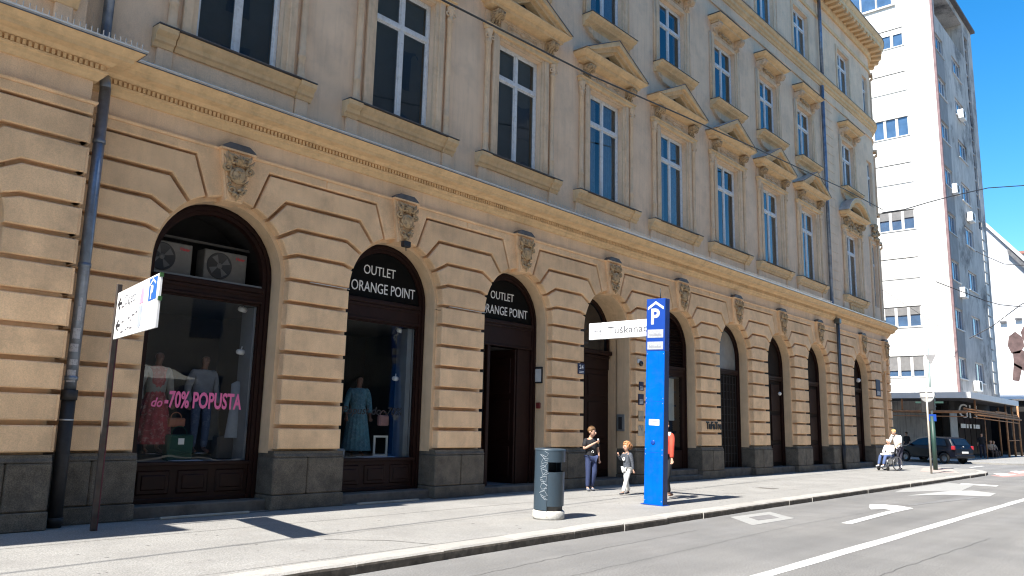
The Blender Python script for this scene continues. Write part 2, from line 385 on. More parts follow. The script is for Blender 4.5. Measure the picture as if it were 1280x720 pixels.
for i in range(150):
    x, y, r0 = r_g.uniform(3,36), r_g.uniform(-4.2,-.8), r_g.uniform(.010,.028)
    gm.prism([(x+r0*cos(q)*r_g.uniform(.8,1.2), y+r0*sin(q)*r_g.uniform(.8,1.2)) for q in [k*pi/3 for k in range(6)]], .0005, -.002, axis='z')
gm.done('gum_spots', STAIN, kind='stuff')
gd = MB(); gd.prism([(x, -.10+.05*sin(x*3.1)+.03*sin(x*7.7)) for x in [4.2+.4*i for i in range(93)]][::-1]+[(4.2,.0),(41,.0)], .0012, -.002, axis='z'); 
gd.done('wall_foot_strip', mat('wall_foot_strip',(0.13,0.125,0.115),.95,var=.4,scale=5,speck=.2), kind='structure')  # darker strip laid along the foot of the wall
rc = MB()
for x, y, w, l in ((20.5,-3.1,.5,.35),):
    rc.box(x,x+l,y,y+w,-.01,.001)
rc.done('utility_cover', mat('iron_cover',(0.16,0.15,0.14),0.7,metal=.3,var=.3,scale=20), kind='structure')

# road markings
def flat(name, poly, m, z): 
    return MB().prism(poly, z, z-0.003, axis='z').done(name, m, kind='structure')
lane = MB(); rl = random.Random(5); xs = [-15+i*1.1 for i in range(48)]
up_ = [(x, -8.0-.09+rl.uniform(-.012,.012)) for x in xs]; dn = [(x, -8.0+.09+rl.uniform(-.012,.012)) for x in xs]
strip([(x, -8.03) for x in xs], .0, -.117, lane) if False else None
for i in range(len(xs)-1):
    lane.quad((*up_[i],-.116),(*up_[i+1],-.116),(*dn[i+1],-.116),(*dn[i],-.116))
lane.done('lane_line', PAINT, kind='structure')
flat('turn_arrow', [(15.11,-6.72),(15.13,-6.90),(18.0,-6.77),(19.45,-6.77),(19.80,-6.42),(19.85,-6.06),(19.5,-5.82),(18.85,-6.02),(18.34,-6.22),(18.75,-6.36),(18.55,-6.60),(18.0,-6.60)], PAINT, -.114)
flat('worn_road_patch', [(14.3,-4.95),(15.9,-5.02),(15.15,-5.84),(13.4,-5.81)], PAINTW, -.1155)
flat('worn_patch_inset', [(14.55,-5.2),(15.35,-5.25),(14.95,-5.62),(14.2,-5.55)], mat('patch_dark',(0.17,0.165,0.165),0.9), -.1125)
flat('worn_give_way_marking', [(26.0,-4.75),(31.05,-4.78),(30.15,-5.74),(26.81,-6.10),(26.0,-5.6),(24.2,-5.0)], PAINTW, -.1155)
flat('worn_arrow', [(26.67,-7.03),(25.17,-7.16),(24.6,-6.2),(23.2,-5.6),(26.6,-5.9),(27.3,-6.3)], mat('half_worn_paint',(0.36,0.36,0.35),0.8,var=.1,dirt=(.2,.2,.2),dscale=6,damt=.4), -.1125)
flat('road_dash', [(31.1,-5.2),(31.0,-6.3),(30.4,-6.35),(30.5,-5.25)], PAINT, -.114)
flat('road_dash', [(36.2,-6.9),(37.4,-7.6),(37.9,-7.5),(36.8,-6.8)], PAINT, -.114)
flat('ghost_arrow', [(20.2,-6.4),(24.4,-6.75),(24.5,-7.1),(22.6,-6.85),(20.3,-6.55)], mat('ghost_paint',(0.17,0.17,0.17),0.9,var=.2,scale=6), -.1155)
flat('cycle_crossing', [(38.5,-4.65),(60,-4.4),(60,-6.3),(44,-6.3),(37.5,-5.3)], REDP, -.1170)
for i in range(5):
    x = 38.6+i*3.6; flat('crossing_bar', [(x,-5.05),(x+2.0,-4.35),(x+3.0,-4.45),(x+1.9,-5.25)], PAINT, -.112)
for x,y in ((45,-8.5),(52,-8.6),(47,-2.2)): flat('road_dash', [(x,y),(x+3,y),(x+3,y+.15),(x,y+.15)], PAINT, -.114)
flat('ramp_surface', [(36.3,-4.0),(41.0,-2.6),(40.4,-1.6),(36.0,-2.6)], mat('pinkish_asphalt',(0.38,0.31,0.28),0.9,var=.1,speck=.12), 0.0035)
# pavement across the side street
MB().prism([(53.6,-2.6),(55,-4.2),(200,-4.2),(200,40),(53.6,40)], -0.02, -0.13, axis='z').done('far_pavement', WALK, kind='structure')
# the near side: road edge and pavement the photographer stands on
MB().box(-60,160,-16.9,-11.2,-.12,0).done('near_pavement', WALK, kind='structure')

# ================================================================== CORNER BUILDING
HB = thing('townhouse','long ochre stucco corner building with arched ground floor, pediment windows and rounded corner','building',(0,0,0))
SP = 3.7198; A0 = 6.396
ARC = [A0+SP*k for k in range(8)]+[37.75, 41.05]
RO = [1.18]*9+[0.55]; SPR = 3.95
Xc, Rc = 41.4, 3.0
def arcpts(n=14, x0=None): return [(Xc+Rc*sin(pi/2*i/n), Rc-Rc*cos(pi/2*i/n)) for i in range(n+1)]
PATH = [(-9,-.35),(4.0,-.35),(4.0,0)]+arcpts(14)+[(Xc+Rc,15)]
def P(name, mb, m, parent=HB, **k): return mb.done(name, m, parent, **k)

# --- ground-floor wall behind the rusticated stones
wb = MB()
def core(cl, Rl, cr, Rr, z0=0.93):
    n = 14; Rl2 = Rl-.04 if Rl else 0; Rr2 = Rr-.04 if Rr else 0; p = []
    if Rl: p += [(cl+Rl2, z0)]+[(cl+Rl2*cos(pi/2*i/n), SPR+Rl2*sin(pi/2*i/n)) for i in range(n+1)]+[(cl, 6.8)]
    else: p += [(cl, z0),(cl,6.8)]
    if Rr: p += [(cr, 6.8)]+[(cr-Rr2*sin(pi/2*i/n), SPR+Rr2*cos(pi/2*i/n)) for i in range(n+1)]+[(cr-Rr2, z0)]
    else: p += [(cr,6.8),(cr,z0)]
    wb.prism(p, 0.18, 0.62)
core(3.2, 0, ARC[0], RO[0])
for k in range(9): core(ARC[k], RO[k], ARC[k+1], RO[k+1])
core(ARC[9], RO[9], 41.45, 0)
P('wall', wb, REVEAL)
wc = MB(); sweep(wc, [(-.12,.0),(-.12,6.8),(-.6,6.8),(-.6,0)], arcpts(14)+[(Xc+Rc,15)]); P('wall', wc, STUCCO)
wc = MB(); sweep(wc, [(-.0,.0),(-.0,6.8),(-.6,6.8),(-.6,0)], [(-9,-.21),(.8,-.21)]); wc.box(3.02,3.915,-.21,.6,0,6.8); wc.box(.8,3.02,-.21,.6,5.0,6.8); P('wall', wc, REVEAL)

# --- rustication stones
GZ = [5.74,5.30,4.855,4.40,3.95,3.545,3.11,2.665,2.225,1.80,1.385,0.97]
ANG = [radians(a) for a in (69.5,53.7,36.6,18.5,0)]
DC = [0.67,1.05,1.32,1.36]
G = 0.033
def block_poly(r, cl, Rl, cr, Rr):
    """stone between groove r (above) and r+1 (below); arch centres cl / cr, or straight edges when R = 0"""
    zt, zb = GZ[r], GZ[r+1]; p = []
    if r >= 4:
        xl = cl+Rl; xr = cr-Rr; return [(xl,zb),(xr,zb),(xr,zt),(xl,zt)]
    def side(c, R, s):
        if R == 0: return [(c, zb), (c, zt)]
        f = R/1.18; z0 = lambda a: SPR+R*sin(a)
        lo = [] if r == 3 else [(c+s*DC[r+1]*f, zb)]
        arc = [(c+s*R*cos(ANG[r+1]+(ANG[r]-ANG[r+1])*i/4), z0(ANG[r+1]+(ANG[r]-ANG[r+1])*i/4)) for i in range(5)]
        return lo+arc+[(c+s*DC[r]*f, zt)]
    L_ = side(cl, Rl, 1); R_ = side(cr, Rr, -1)
    return R_+L_[::-1]
def stones(cl, Rl, cr, Rr, share=None, y=0.0, rows=range(11)):
    out = []
    for r in rows:
        mb = MB(); mb.prism(inset(block_poly(r, cl, Rl, cr, Rr), G), y, y+.21, bevel=.016)
        out.append(mb.mesh('stone_block', STUCCO))
    return out
std = stones(0, 1.18, SP, 1.18)
for k in range(7):
    for me in std: link('stone_block', me, HB, (ARC[k],0,0))
for me in stones(4.02, 0, ARC[0], 1.18)+stones(ARC[7],1.18,ARC[8],1.18)+stones(ARC[8],1.18,ARC[9],.55): link('stone_block', me, HB)
# rounded corner: the same courses bent round it
for r in range(11):
    zl, zh = GZ[r+1]+G, GZ[r]-G; m = MB()
    sweep(m, [(-.15,zl),(-.022,zl),(0,zl+.022),(0,zh-.022),(-.022,zh),(-.15,zh)], [(41.62,0)]+[(Xc+Rc*sin(pi/2*i/20), Rc-Rc*cos(pi/2*i/20)) for i in range(2,21)]+[(Xc+Rc,6)]); P('stone_block', m, STUCCO)
# left projecting bay: stones beside and above its own arch
for r in range(11):
    m = MB(); m.prism(inset(block_poly(r, 1.85, 1.18, 4.0, 0), G), -.35, -.16, bevel=.016); P('stone_block', m, STUCCO)
    m = MB(); zl, zh = GZ[r+1]+G, GZ[r]-G; m.box(3.88,3.999,-.33,.0,zl,zh,b=.0); P('stone_return', m, STUCCO)
    m = MB(); m.prism(inset(block_poly(r, -3.0, 0, 1.85, 1.18), G), -.35, -.16, bevel=.016); P('stone_block', m, STUCCO)
# arch heads with top band
def arch_head(c, R, xl, xr, y=0.0):
    f = R/1.18; a = [ANG[0]+(pi-2*ANG[0])*i/8 for i in range(9)]
    p = [(c+R*cos(q), SPR+R*sin(q)) for q in a]+[(c-DC[0]*f, 5.74),(xl,5.74),(xl,5.93),(xr,5.93),(xr,5.74),(c+DC[0]*f,5.74)]
    q = inset(p, .012); m = MB(); m.prism(q, y-.004, y+.17, bevel=.02); return m
for k in range(10):
    xl = 4.02 if k == 0 else (ARC[k-1]+ARC[k])/2; xr = 41.4 if k == 9 else (ARC[k]+ARC[k+1])/2
    P('arch_head', arch_head(ARC[k], RO[k], xl-.012, xr+.012), STUCCO)
P('arch_head', arch_head(1.85, 1.18, -3, 4.0, -.35), STUCCO)
m = MB(); sweep(m, [(-.12,5.75),(.004,5.75),(.004,5.93),(-.12,5.93)], [(41.41,0)]+[(Xc+Rc*sin(pi/2*i/20), Rc-Rc*cos(pi/2*i/20)) for i in range(1,21)]+[(Xc+Rc,15)]); P('top_band', m, STUCCO)
m = MB(); sweep(m, [(-.12,5.905),(.015,5.905),(.03,5.93),(.03,5.95),(-.12,5.965)], PATH); P('string_moulding', m, STUCCO)
m = MB(); sweep(m, [(-.05,5.95),(-.05,6.3),(-.3,6.3),(-.3,5.95)], PATH); P('frieze', m, STUCCO2)

# --- keystones with carved cartouches
ks_ = MB()
ks_.prism([(-.155,5.06),(.155,5.06),(.30,5.93),(-.30,5.93)], -.085, .3, bevel=.02)
ks_.prism([(-.12,5.10),(.12,5.10),(.255,5.90),(-.255,5.90)], -.10, -.05, bevel=.015)
KS = ks_.mesh('keystone', STUCCO)
orn = MB(); ro = random.Random(4)
orn.ell((0,-.13,5.50),(.105,.05,.145), n=12, m=8); orn.torus((0,-.135,5.50),.118,.022,n=20,m=6)
orn.box(-.008,.008,-.185,-.17,5.42,5.58); orn.tube([(-.05,-.178,5.56),(0,-.185,5.54),(.05,-.178,5.56)],.01,5)
for s in (-1,1):
    orn.torus((s*.175,-.13,5.60),.052,.022,n=14,m=6); orn.ell((s*.175,-.14,5.60),(.022,.03,.022))
    orn.torus((s*.10,-.14,5.75),.058,.02,n=14,m=6,a0=.4,a1=5.6); orn.ell((s*.10,-.14,5.75),(.018,.025,.018))
    orn.torus((s*.08,-.13,5.25),.045,.017,n=12,m=5); orn.torus((s*.115,-.13,5.31),.035,.015,n=12,m=5,a0=1,a1=6)
    orn.tube([(s*.13,-.12,5.64),(s*.19,-.15,5.72),(s*.245,-.13,5.80)],[.03,.026,.006],6)
    orn.tube([(s*.11,-.12,5.68),(s*.15,-.16,5.78),(s*.19,-.13,5.87)],[.03,.024,.006],6)
    orn.tube([(s*.10,-.11,5.36),(s*.13,-.14,5.40),(s*.17,-.12,5.46)],[.016,.02,.006],6)
for i in range(7):
    q = pi*(i/6); orn.tube([(.03*cos(q),-.12,5.68),(.07*cos(q),-.17,5.70+.07*sin(q)),(.11*cos(q),-.13,5.70+.15*sin(q))],[.026,.024,.005],5)
for i in range(9): orn.ell((ro.uniform(-.07,.07),-.13-ro.uniform(0,.03),5.15+ro.uniform(0,.12)),(.028,.03,.026),n=7,m=5)
orn.tube([(0,-.11,5.22),(0,-.15,5.15),(0,-.12,5.08)],[.03,.03,.008],6)
orn.v = [(x*1.16, -.10+(y+.10)*1.55, 5.48+(z-5.48)*1.04) for x,y,z in orn.v]; ORN = orn.mesh('carving', CARVED)
kc = MB(); kc.prism([(-.32,5.95),(.32,5.95),(.28,5.99),(.18,6.055),(-.18,6.055),(-.28,5.99)], -.14, .04, bevel=.01)
KC = kc.mesh('lead_cap', LEAD)
kb = MB(); kb.box(-.33,.33,-.135,.05,5.915,5.952,b=.008); KBm = kb.mesh('capstone', STUCCO)
for k in range(10):
    o = link('keystone', KS, HB, (ARC[k],0,0)); link('carving', ORN, o); link('capstone', KBm, o); link('lead_cap', KC, o)
o = link('keystone', KS, HB, (1.85,-.35,0)); link('carving', ORN, o); link('capstone', KBm, o); link('lead_cap', KC, o)

# --- stone plinth
def plinth(xl, xr, y=0.0):
    mid = (xl+xr)/2+random.uniform(-.06,.06); g = .004
    m = MB(); m.box(xl-.01,xr+.01,y-.06,y+.62,0,.235,b=.012); P('plinth_stone', m, GRANITE)
    for a, b in ((xl,mid-g),(mid+g,xr)): m = MB(); m.box(a,b,y-.04,y+.62,.241,.865,b=.022); P('plinth_stone', m, GRANITE)
    m = MB(); m.prism([(y+.02,.868),(y-.035,.868),(y-.035,.885),(y-.005,.925),(y-.005,.965),(y+.62,.965),(y+.62,.868)], xl+.01, xr-.01, axis='x'); P('plinth_cap', m, GRANITE)
plinth(4.02, ARC[0]-1.135)
for k in range(7): plinth(ARC[k]+1.135, ARC[k+1]-1.135)
plinth(ARC[7]+1.135, 35.0); plinth(35.01, ARC[8]-1.135); plinth(ARC[8]+1.135, ARC[9]-.51)
plinth(2.99, 3.99, -.35); plinth(-3, .71, -.35)
m = MB(); sweep(m, [(.04,0),(.04,.865),(.0,.93),(-.5,.93),(-.5,0)], [(ARC[9]+.51,0)]+arcpts(14)[1:]+[(Xc+Rc,15)]); P('plinth_stone', m, GRANITE)

# --- main cornice over the ground floor
m = MB(); sweep(m, [(-.1,6.27),(.00,6.27),(.015,6.30),(.05,6.33),(.06,6.37),(.095,6.385),(.10,6.41),(.06,6.415),(.06,6.50),(.12,6.505),(.15,6.53),(.17,6.55),(.33,6.56),(.34,6.62),(.36,6.63),(.375,6.66),(.43,6.71),(.45,6.715),(.45,6.745),(-.2,6.86),(-.2,6.27)], PATH); P('cornice', m, TRIM)
m = MB(); sweep(m, [(.462,6.728),(.468,6.756),(-.19,6.872),(-.19,6.862),(.445,6.747),(.455,6.728)], PATH); P('cornice_flashing', m, ZINC)
m = MB(); sweep(m, [(.463,6.728),(.463,6.716),(.449,6.716),(.449,6.728)], PATH); P('drip_edge', m, LEAD)
bead = MB()
for i_ in range(1):
    sweep(bead, [(.462+.014*cos(q*pi/4), 6.762+.014*sin(q*pi/4)) for q in range(8)], PATH, smooth=True)
P('sunline_bead', bead, mat('bright_zinc',(0.7,0.7,0.7),.35,metal=.4,var=.1))  # rolled edge added so the lip catches the sun as a bright line
d = MB(); x = 4.16
while x < 41.4: d.box(x,x+.042,-.098,-.05,6.418,6.492); x += .072
x = -2.0
while x < 4.04: d.box(x,x+.042,-.448,-.40,6.418,6.492); x += .072
for i in range(44):
    q = (i+.5)*pi/2/44; mm = MB(); mm.box(-.021,.021,-.098-Rc,-.05-Rc,6.418,6.492); mm.move(Matrix.Translation((Xc,Rc,0)) @ Matrix.Rotation(q,4,'Z')); d.add(mm.v, mm.f)
P('dentil_row', d, TRIM, kind='stuff')
sp = MB(); x = 2.2
while x < 4.42: sp.box(x,x+.011,-.795,-.784,6.74,6.86); sp.box(x,x+.005,-.70,-.695,6.75,6.83) if int(x*100)%3==0 else None; x += .078
x = 12.8
while x < 33: 
    sp.tube([(x,-.40,6.76),(x+random.uniform(-.03,.03),-.44,6.87)],.006,3,cap=False,smooth=False); x += .05
P('bird_spikes', sp, mat('steel_wire',(0.6,0.6,0.6),0.35,metal=.8), kind='stuff')

# --- upper wall with window openings
YW = 0.2
def wall_open(x0, x1, z0, z1, ops, y0, depth, m, name='wall'):
    xs = sorted({x0,x1,*[o[0] for o in ops],*[o[1] for o in ops]}); zs = sorted({z0,z1,*[o[2] for o in ops],*[o[3] for o in ops]})
    xs = [x for x in xs if x0 <= x <= x1]; zs = [z for z in zs if z0 <= z <= z1]; mb = MB()
    for i in range(len(xs)-1):
        for j in range(len(zs)-1):
            cx, cz = (xs[i]+xs[i+1])/2, (zs[j]+zs[j+1])/2
            if any(o[0] < cx < o[1] and o[2] < cz < o[3] for o in ops): continue
            mb.quad((xs[i],y0,zs[j]),(xs[i+1],y0,zs[j]),(xs[i+1],y0,zs[j+1]),(xs[i],y0,zs[j+1]))
    for (a,b,c,e) in ops:
        y1 = y0+depth
        mb.quad((a,y0,c),(a,y1,c),(a,y1,e),(a,y0,e)); mb.quad((b,y0,c),(b,y1,c),(b,y1,e),(b,y0,e))
        mb.quad((a,y0,c),(b,y0,c),(b,y1,c),(a,y1,c)); mb.quad((a,y0,e),(b,y0,e),(b,y1,e),(a,y1,e))
    return P(name, mb, m)
F1 = (7.68,10.72); F2 = (12.86,15.25); F3 = (17.72,19.9); HWD = .80
WX = ARC[:9]
ops = []
for k, c in enumerate(WX): ops += [(c-HWD,c+HWD,*F1),(c-HWD,c+HWD,*F2),(c-HWD,c+HWD,*F3)]
ops += [(41.05-.42,41.05+.42,7.68,10.9),(41.05-.42,41.05+.42,12.86,15.25),(41.05-.42,41.05+.42,17.72,19.9)]
wall_open(3.7, 41.4, 6.8, 22.2, ops, YW, .42, STUCCO2)
m = MB(); UP = [(41.4,0)]+[(Xc+Rc*sin(pi/2*i/16), Rc-Rc*cos(pi/2*i/16)) for i in range(1,17)]+[(Xc+Rc,15)]
sweep(m, [(-.2,6.8),(-.2,22.2),(-.6,22.2),(-.6,6.8)], UP); P('wall', m, STUCCO2)
m = MB(); sweep(m, [(-.2,6.8),(-.2,22.2),(-.6,22.2),(-.6,6.8)], [(-9,-.35),(4.0,-.35),(4.0,.4)]); P('wall', m, STUCCO2)
# dark rooms behind the windows and behind the ground floor
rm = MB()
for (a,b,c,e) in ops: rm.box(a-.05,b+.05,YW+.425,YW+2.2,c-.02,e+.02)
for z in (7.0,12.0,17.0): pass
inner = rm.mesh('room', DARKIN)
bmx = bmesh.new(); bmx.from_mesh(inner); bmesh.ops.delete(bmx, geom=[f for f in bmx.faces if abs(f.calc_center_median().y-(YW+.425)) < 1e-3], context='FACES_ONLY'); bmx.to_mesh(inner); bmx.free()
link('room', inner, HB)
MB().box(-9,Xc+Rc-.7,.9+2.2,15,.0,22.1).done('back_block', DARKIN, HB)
m = MB(); m.prism([(-9,-.9),(4.5,-.9),(4.5,-.3)]+[(41.4,-.3)]+[(Xc+(Rc+.3)*sin(pi/2*i/12), Rc-(Rc+.3)*cos(pi/2*i/12)) for i in range(1,13)]+[(Xc+Rc+.3,15),(-9,15)], 22.36, 22.2, axis='z'); P('roof', m, LEAD)

# --- windows: white frame > four panes
CURT = mat('net_curtain', (0.60,0.61,0.62), 0.9, var=0.15, scale=9)
BLIND = mat('roller_blind', (0.16,0.17,0.18), 0.8, var=0.1, scale=5)
def window_meshes(hw, zb, zt, ztr):
    y0, y1 = YW+.12, YW+.17; fr = .075; m = MB()
    m.box(-hw+.004,-hw+fr,y0,y1+.03,zb+.004,zt-.004,b=.008); m.box(hw-fr,hw-.004,y0,y1+.03,zb+.004,zt-.004,b=.008)
    m.box(-hw+fr,hw-fr,y0+.002,y1+.03,zb+.004,zb+fr,b=.006); m.box(-hw+fr,hw-fr,y0+.002,y1+.03,zt-fr,zt-.004,b=.006)
    m.box(-.045,.045,y0-.006,y1+.03,zb+fr,zt-fr,b=.008); m.box(-hw+fr,hw-fr,y0-.012,y1+.03,ztr-.05,ztr+.05,b=.01)
    for s in (-1,1):   # sash lines
        for a,b_ in ((zb+fr,ztr-.05),(ztr+.05,zt-fr)):
            xa, xb = sorted((s*.045, s*(hw-fr)))
            m.box(xa,xa+.035,y0+.02,y1+.01,a,b_); m.box(xb-.035,xb,y0+.02,y1+.01,a,b_); m.box(xa+.035,xb-.035,y0+.021,y1+.01,a,a+.04); m.box(xa+.035,xb-.035,y0+.021,y1+.01,b_-.035,b_)
    F_ = m.mesh('window', WHITE); panes = []
    for s in (-1,1):
        for a,b_ in ((zb+fr,ztr-.05),(ztr+.05,zt-fr)):
            xa, xb = sorted((s*.045, s*(hw-fr))); g = MB(); g.box(xa+.02,xb-.02,y0+.033,y0+.038,a+.02,b_-.02); panes.append(g.mesh('pane', GLASS))
    c = MB()
    for s in (-1,1):
        n = 14; xs = [s*(hw*.18+(hw*.80)*i/n) for i in range(n+1)]; v = []
        for i, x in enumerate(xs): yy = YW+.26+.018*(i%2); v += [(x,yy,zb+.02),(x,yy,zt-.05)]
        c.add(v, [(2*i,2*i+2,2*i+3,2*i+1) for i in range(n)])
    return F_, panes, c.mesh('curtain', CURT)
WM = [window_meshes(HWD,*F1,9.86), window_meshes(HWD,*F2,14.45), window_meshes(HWD,*F3,19.2)]
rw = random.Random(11)
curt = {(0,0):0,(1,0):0,(2,0):0,(3,0):1,(4,0):1,(5,0):0,(6,0):1,(7,0):1,(8,0):1}
for k, c in enumerate(WX):
    for fl, (fm, pm, cm) in enumerate(WM):
        o = link('window', fm, HB, (c,0,0))
        for q in pm: link('pane', q, o)
        if curt.get((k,fl), rw.random() < .55): link('curtain', cm, o)
        if fl == 0 and k in (0,1,2):
            b = MB(); b.box(-HWD+.08,HWD-.08,YW+.27,YW+.275,F1[0]+.05,F1[1]-.1-(.0 if k!=1 else .0)); b.done('roller_blind', BLIND, o)
for zb, zt, ztr in ((*F1,9.86),(*F2,14.45),(*F3,19.2)):
    fm, pm, cm = window_meshes(.42, zb, zt+(.18 if zb < 8 else 0), ztr); o = link('window', fm, HB, (41.05,0,0))
    for q in pm: link('pane', q, o)

# --- first-floor window dressings
def sill_1(hw=1.47):
    m = MB(); z = 7.68
    m.prism([(YW,z-.30),(YW-.05,z-.30),(YW-.07,z-.24),(YW-.12,z-.22),(YW-.13,z-.15),(YW-.20,z-.09),(YW-.21,z-.02),(YW,z-.005)], -hw+.33, hw-.33, axis='x')
    for s in (-1,1):
        a, b_ = sorted((s*(hw-.30), s*hw)); m.prism([(YW,z-.33),(YW-.08,z-.33),(YW-.10,z-.26),(YW-.15,z-.24),(YW-.16,z-.16),(YW-.24,z-.10),(YW-.25,z-.02),(YW,z-.004)], a-.03, b_+.0, axis='x')
    return m.mesh('sill', TRIM)
SILL1 = sill_1()
m = MB(); m.box(-1.60,1.60,-.065,YW,7.662,7.682); 
m = MB(); m.box(-1.50,1.48,-.06,YW+.0,7.677,7.69); CAP1 = m.mesh('sill_flashing', LEAD)
m = MB()
for s in (-1,1):
    a, b_ = sorted((s*1.16, s*1.42)); m.box(a,b_,YW-.07,YW,6.84,7.352,b=.01)
m.box(-1.15,1.15,YW-.025,YW,6.95,7.36,b=.01); APR1 = m.mesh('apron', STUCCO2)
m = MB()
for s in (-1,1):
    a, b_ = sorted((s*.805, s*1.02)); m.box(a,b_,YW-.06,YW+.11,7.695,10.92,b=.012); a, b_ = sorted((s*.90, s*1.06)); m.box(a,b_,YW-.09,YW,7.695,10.92,b=.015)
m.box(-.80,.80,YW-.06,YW+.11,10.725,10.915,b=.012)
ARCH1 = m.mesh('architrave', FRAME_ST)
m = MB(); c = (0,0,0)
m.lathe([(.10,7.69),(.10,7.74),(.085,7.76),(.095,7.80),(.075,7.84),(.070,8.15),(.082,8.17),(.082,8.21),(.068,8.24),(.066,10.45),(.085,10.47),(.085,10.52),(.07,10.55),(.072,10.60),(.10,10.72),(.11,10.76),(.11,10.80)], (0,YW-.05,0), n=14)
m.box(-.13,.13,YW-.18,YW,7.69,7.715)
m.torus((-.10,YW-.10,10.62),.045,.018,n=12,m=5); m.torus((.10,YW-.10,10.62),.045,.018,n=12,m=5)
COLN = m.mesh('colonnette', FRAME_ST)
m = MB(); m.box(-1.30,1.30,YW-.06,YW,10.95,11.31); m.box(-.82,.82,YW-.085,YW-.055,11.0,11.03); m.box(-.82,.82,YW-.085,YW-.055,11.23,11.26)
m.box(-.82,-.79,YW-.085,YW-.055,11.03,11.23); m.box(.79,.82,YW-.085,YW-.055,11.03,11.23)
for s in (-1,1): m.torus((s*.5,YW-.075,11.13),.05,.014,n=12,m=5); m.tube([(s*.42,YW-.075,11.13),(s*.2,YW-.075,11.15),(0,YW-.08,11.13)],.016,5)
m.ell((0,YW-.08,11.13),(.08,.03,.06)); FRZ1 = m.mesh('window_frieze', FRAME_ST)
def console(z0, z1, w, d, m_=CARVED):
    m = MB(); h = z1-z0
    m.prism([(YW,z0),(YW-.06,z0),(YW-.10,z0+.10*h),(YW-.08,z0+.3*h),(YW-.12,z0+.5*h),(YW-d,z0+.72*h),(YW-d-.02,z1),(YW,z1)], -w/2, w/2, axis='x')
    for s in (-1,1):
        m.torus((s*w/2,YW-d*.70,z1-.30*h),.20*h,.05*h,axis='x',n=14,m=6); m.ell((s*w/2,YW-d*.70,z1-.30*h),(.02,.09*h,.09*h),n=8,m=5)
        m.torus((s*w/2,YW-.10,z0+.2*h),.11*h,.035*h,axis='x',n=12,m=5)
    for i in range(3): x = -w/2+w*(i+.5)/3; m.tube([(x,YW-.07,z0+.02),(x,YW-.13,z0+.3*h),(x,YW-.14,z0+.52*h),(x,YW-d-.01,z0+.74*h),(x,YW-d-.025,z1-.02)],.022,6)
    return m.mesh('console', m_)
CON1 = console(10.97, 11.30, .27, .30)
m = MB(); m.box(-1.36,1.36,YW-.13,YW,10.80,10.95,b=.02); m.box(-1.38,1.38,YW-.16,YW,10.915,10.955,b=.01); LIN1 = m.mesh('lintel_band', TRIM)
def straight_cornice(hw, z0, d):
    """returns through-moulding with mitred ends"""
    m = MB(); prof = [(0,z0),(.05,z0),(.07,z0+.05),(d*.62,z0+.07),(d*.64,z0+.15),(d*.8,z0+.17),(d,z0+.25),(d,z0+.275),(0,z0+.30)]
    sweep(m, prof, [(-hw+d,YW+.0),(-hw+d,YW-.001),(hw-d,YW-.001),(hw-d,YW+.0)]); return m
pm_ = straight_cornice(1.54, 11.30, .46)
pm_.prism([(-1.66,11.70),(1.66,11.70),(1.66,11.705),(0,12.40),(-1.66,11.705)], YW-.06, YW) if False else None
# raking cornice, hollow dark tympanum
def rake(mb, hw, zb, za, t, y0, y1):
    for s in (-1,1):
        p = [(s*hw,zb),(0,za),(0,za-t),(s*(hw-t*1.6),zb)]; mb.prism(p, y0, y1)
rake(pm_, 1.54, 11.60, 12.36, .15, YW-.47, YW); rake(pm_, 1.36, 11.58, 12.22, .16, YW-.38, YW)
pm_.prism([(-1.0,11.56),(1.0,11.56),(.78,11.66),(-.78,11.66)], YW-.30, YW)
for s in (-1,1): pm_.prism([(s*1.15,11.58),(s*.66,11.63),(0,11.98),(0,12.1)], YW-.29, YW)
PED = pm_.mesh('pediment', TRIM)
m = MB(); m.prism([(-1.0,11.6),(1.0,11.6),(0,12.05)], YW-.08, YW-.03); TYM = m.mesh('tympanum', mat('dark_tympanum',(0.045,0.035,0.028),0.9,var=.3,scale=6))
m = MB()
for s in (-1,1):
    p = [(s*1.555,11.605),(0,12.374),(0,12.362),(s*1.542,11.602)]; m.prism(p, YW-.48, YW)
PEDF = m.mesh('pediment_flashing', ZINC)
m = MB()
for s in (-1,1): m.prism([(s*1.56,11.60),(0,12.372),(0,12.35),(s*1.54,11.585)], YW-.487, YW-.475)
PEDE = m.mesh('drip_edge', LEAD)
for k, c in enumerate(WX):
    L3 = (c,0,0)
    o = link('sill', SILL1, HB, L3); link('sill_flashing', CAP1, o)
    if k < 8: link('apron', APR1, HB, L3)
    link('architrave', ARCH1, HB, L3); link('window_frieze', FRZ1, HB, L3)
    for s in (-1,1): link('colonnette', COLN, HB, (c+s*1.22,0,0)); link('console', CON1, HB, (c+s*1.04,0,0))
    link('lintel_band', LIN1, HB, L3)
    if k < 8:
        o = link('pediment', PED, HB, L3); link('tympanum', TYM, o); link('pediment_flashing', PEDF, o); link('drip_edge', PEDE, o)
# segmental pediment and balustered apron on the bay by the corner
c = ARC[8]; sg = straight_cornice(1.54, 11.30, .46)
th0 = 0.95; Rr_ = 1.54/sin(th0); zc_ = 11.60-Rr_*cos(th0)
def seg(R0, R1, n=16): return [(R1*sin(-th0+2*th0*i/n), zc_+R1*cos(-th0+2*th0*i/n)) for i in range(n+1)]+[(R0*sin(th0-2*th0*i/n), zc_+R0*cos(th0-2*th0*i/n)) for i in range(n+1)]
sg.prism([(x,max(z,11.58)) for x,z in seg(Rr_-.2,Rr_)], YW-.47, YW); sg.prism([(x,max(z,11.58)) for x,z in seg(Rr_-.38,Rr_-.18)], YW-.3, YW)
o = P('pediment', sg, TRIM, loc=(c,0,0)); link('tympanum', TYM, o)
m = MB(); m.prism(seg(Rr_,Rr_+.015), YW-.48, YW); m.done('pediment_flashing', ZINC, o)
m = MB(); rr = random.Random(8)
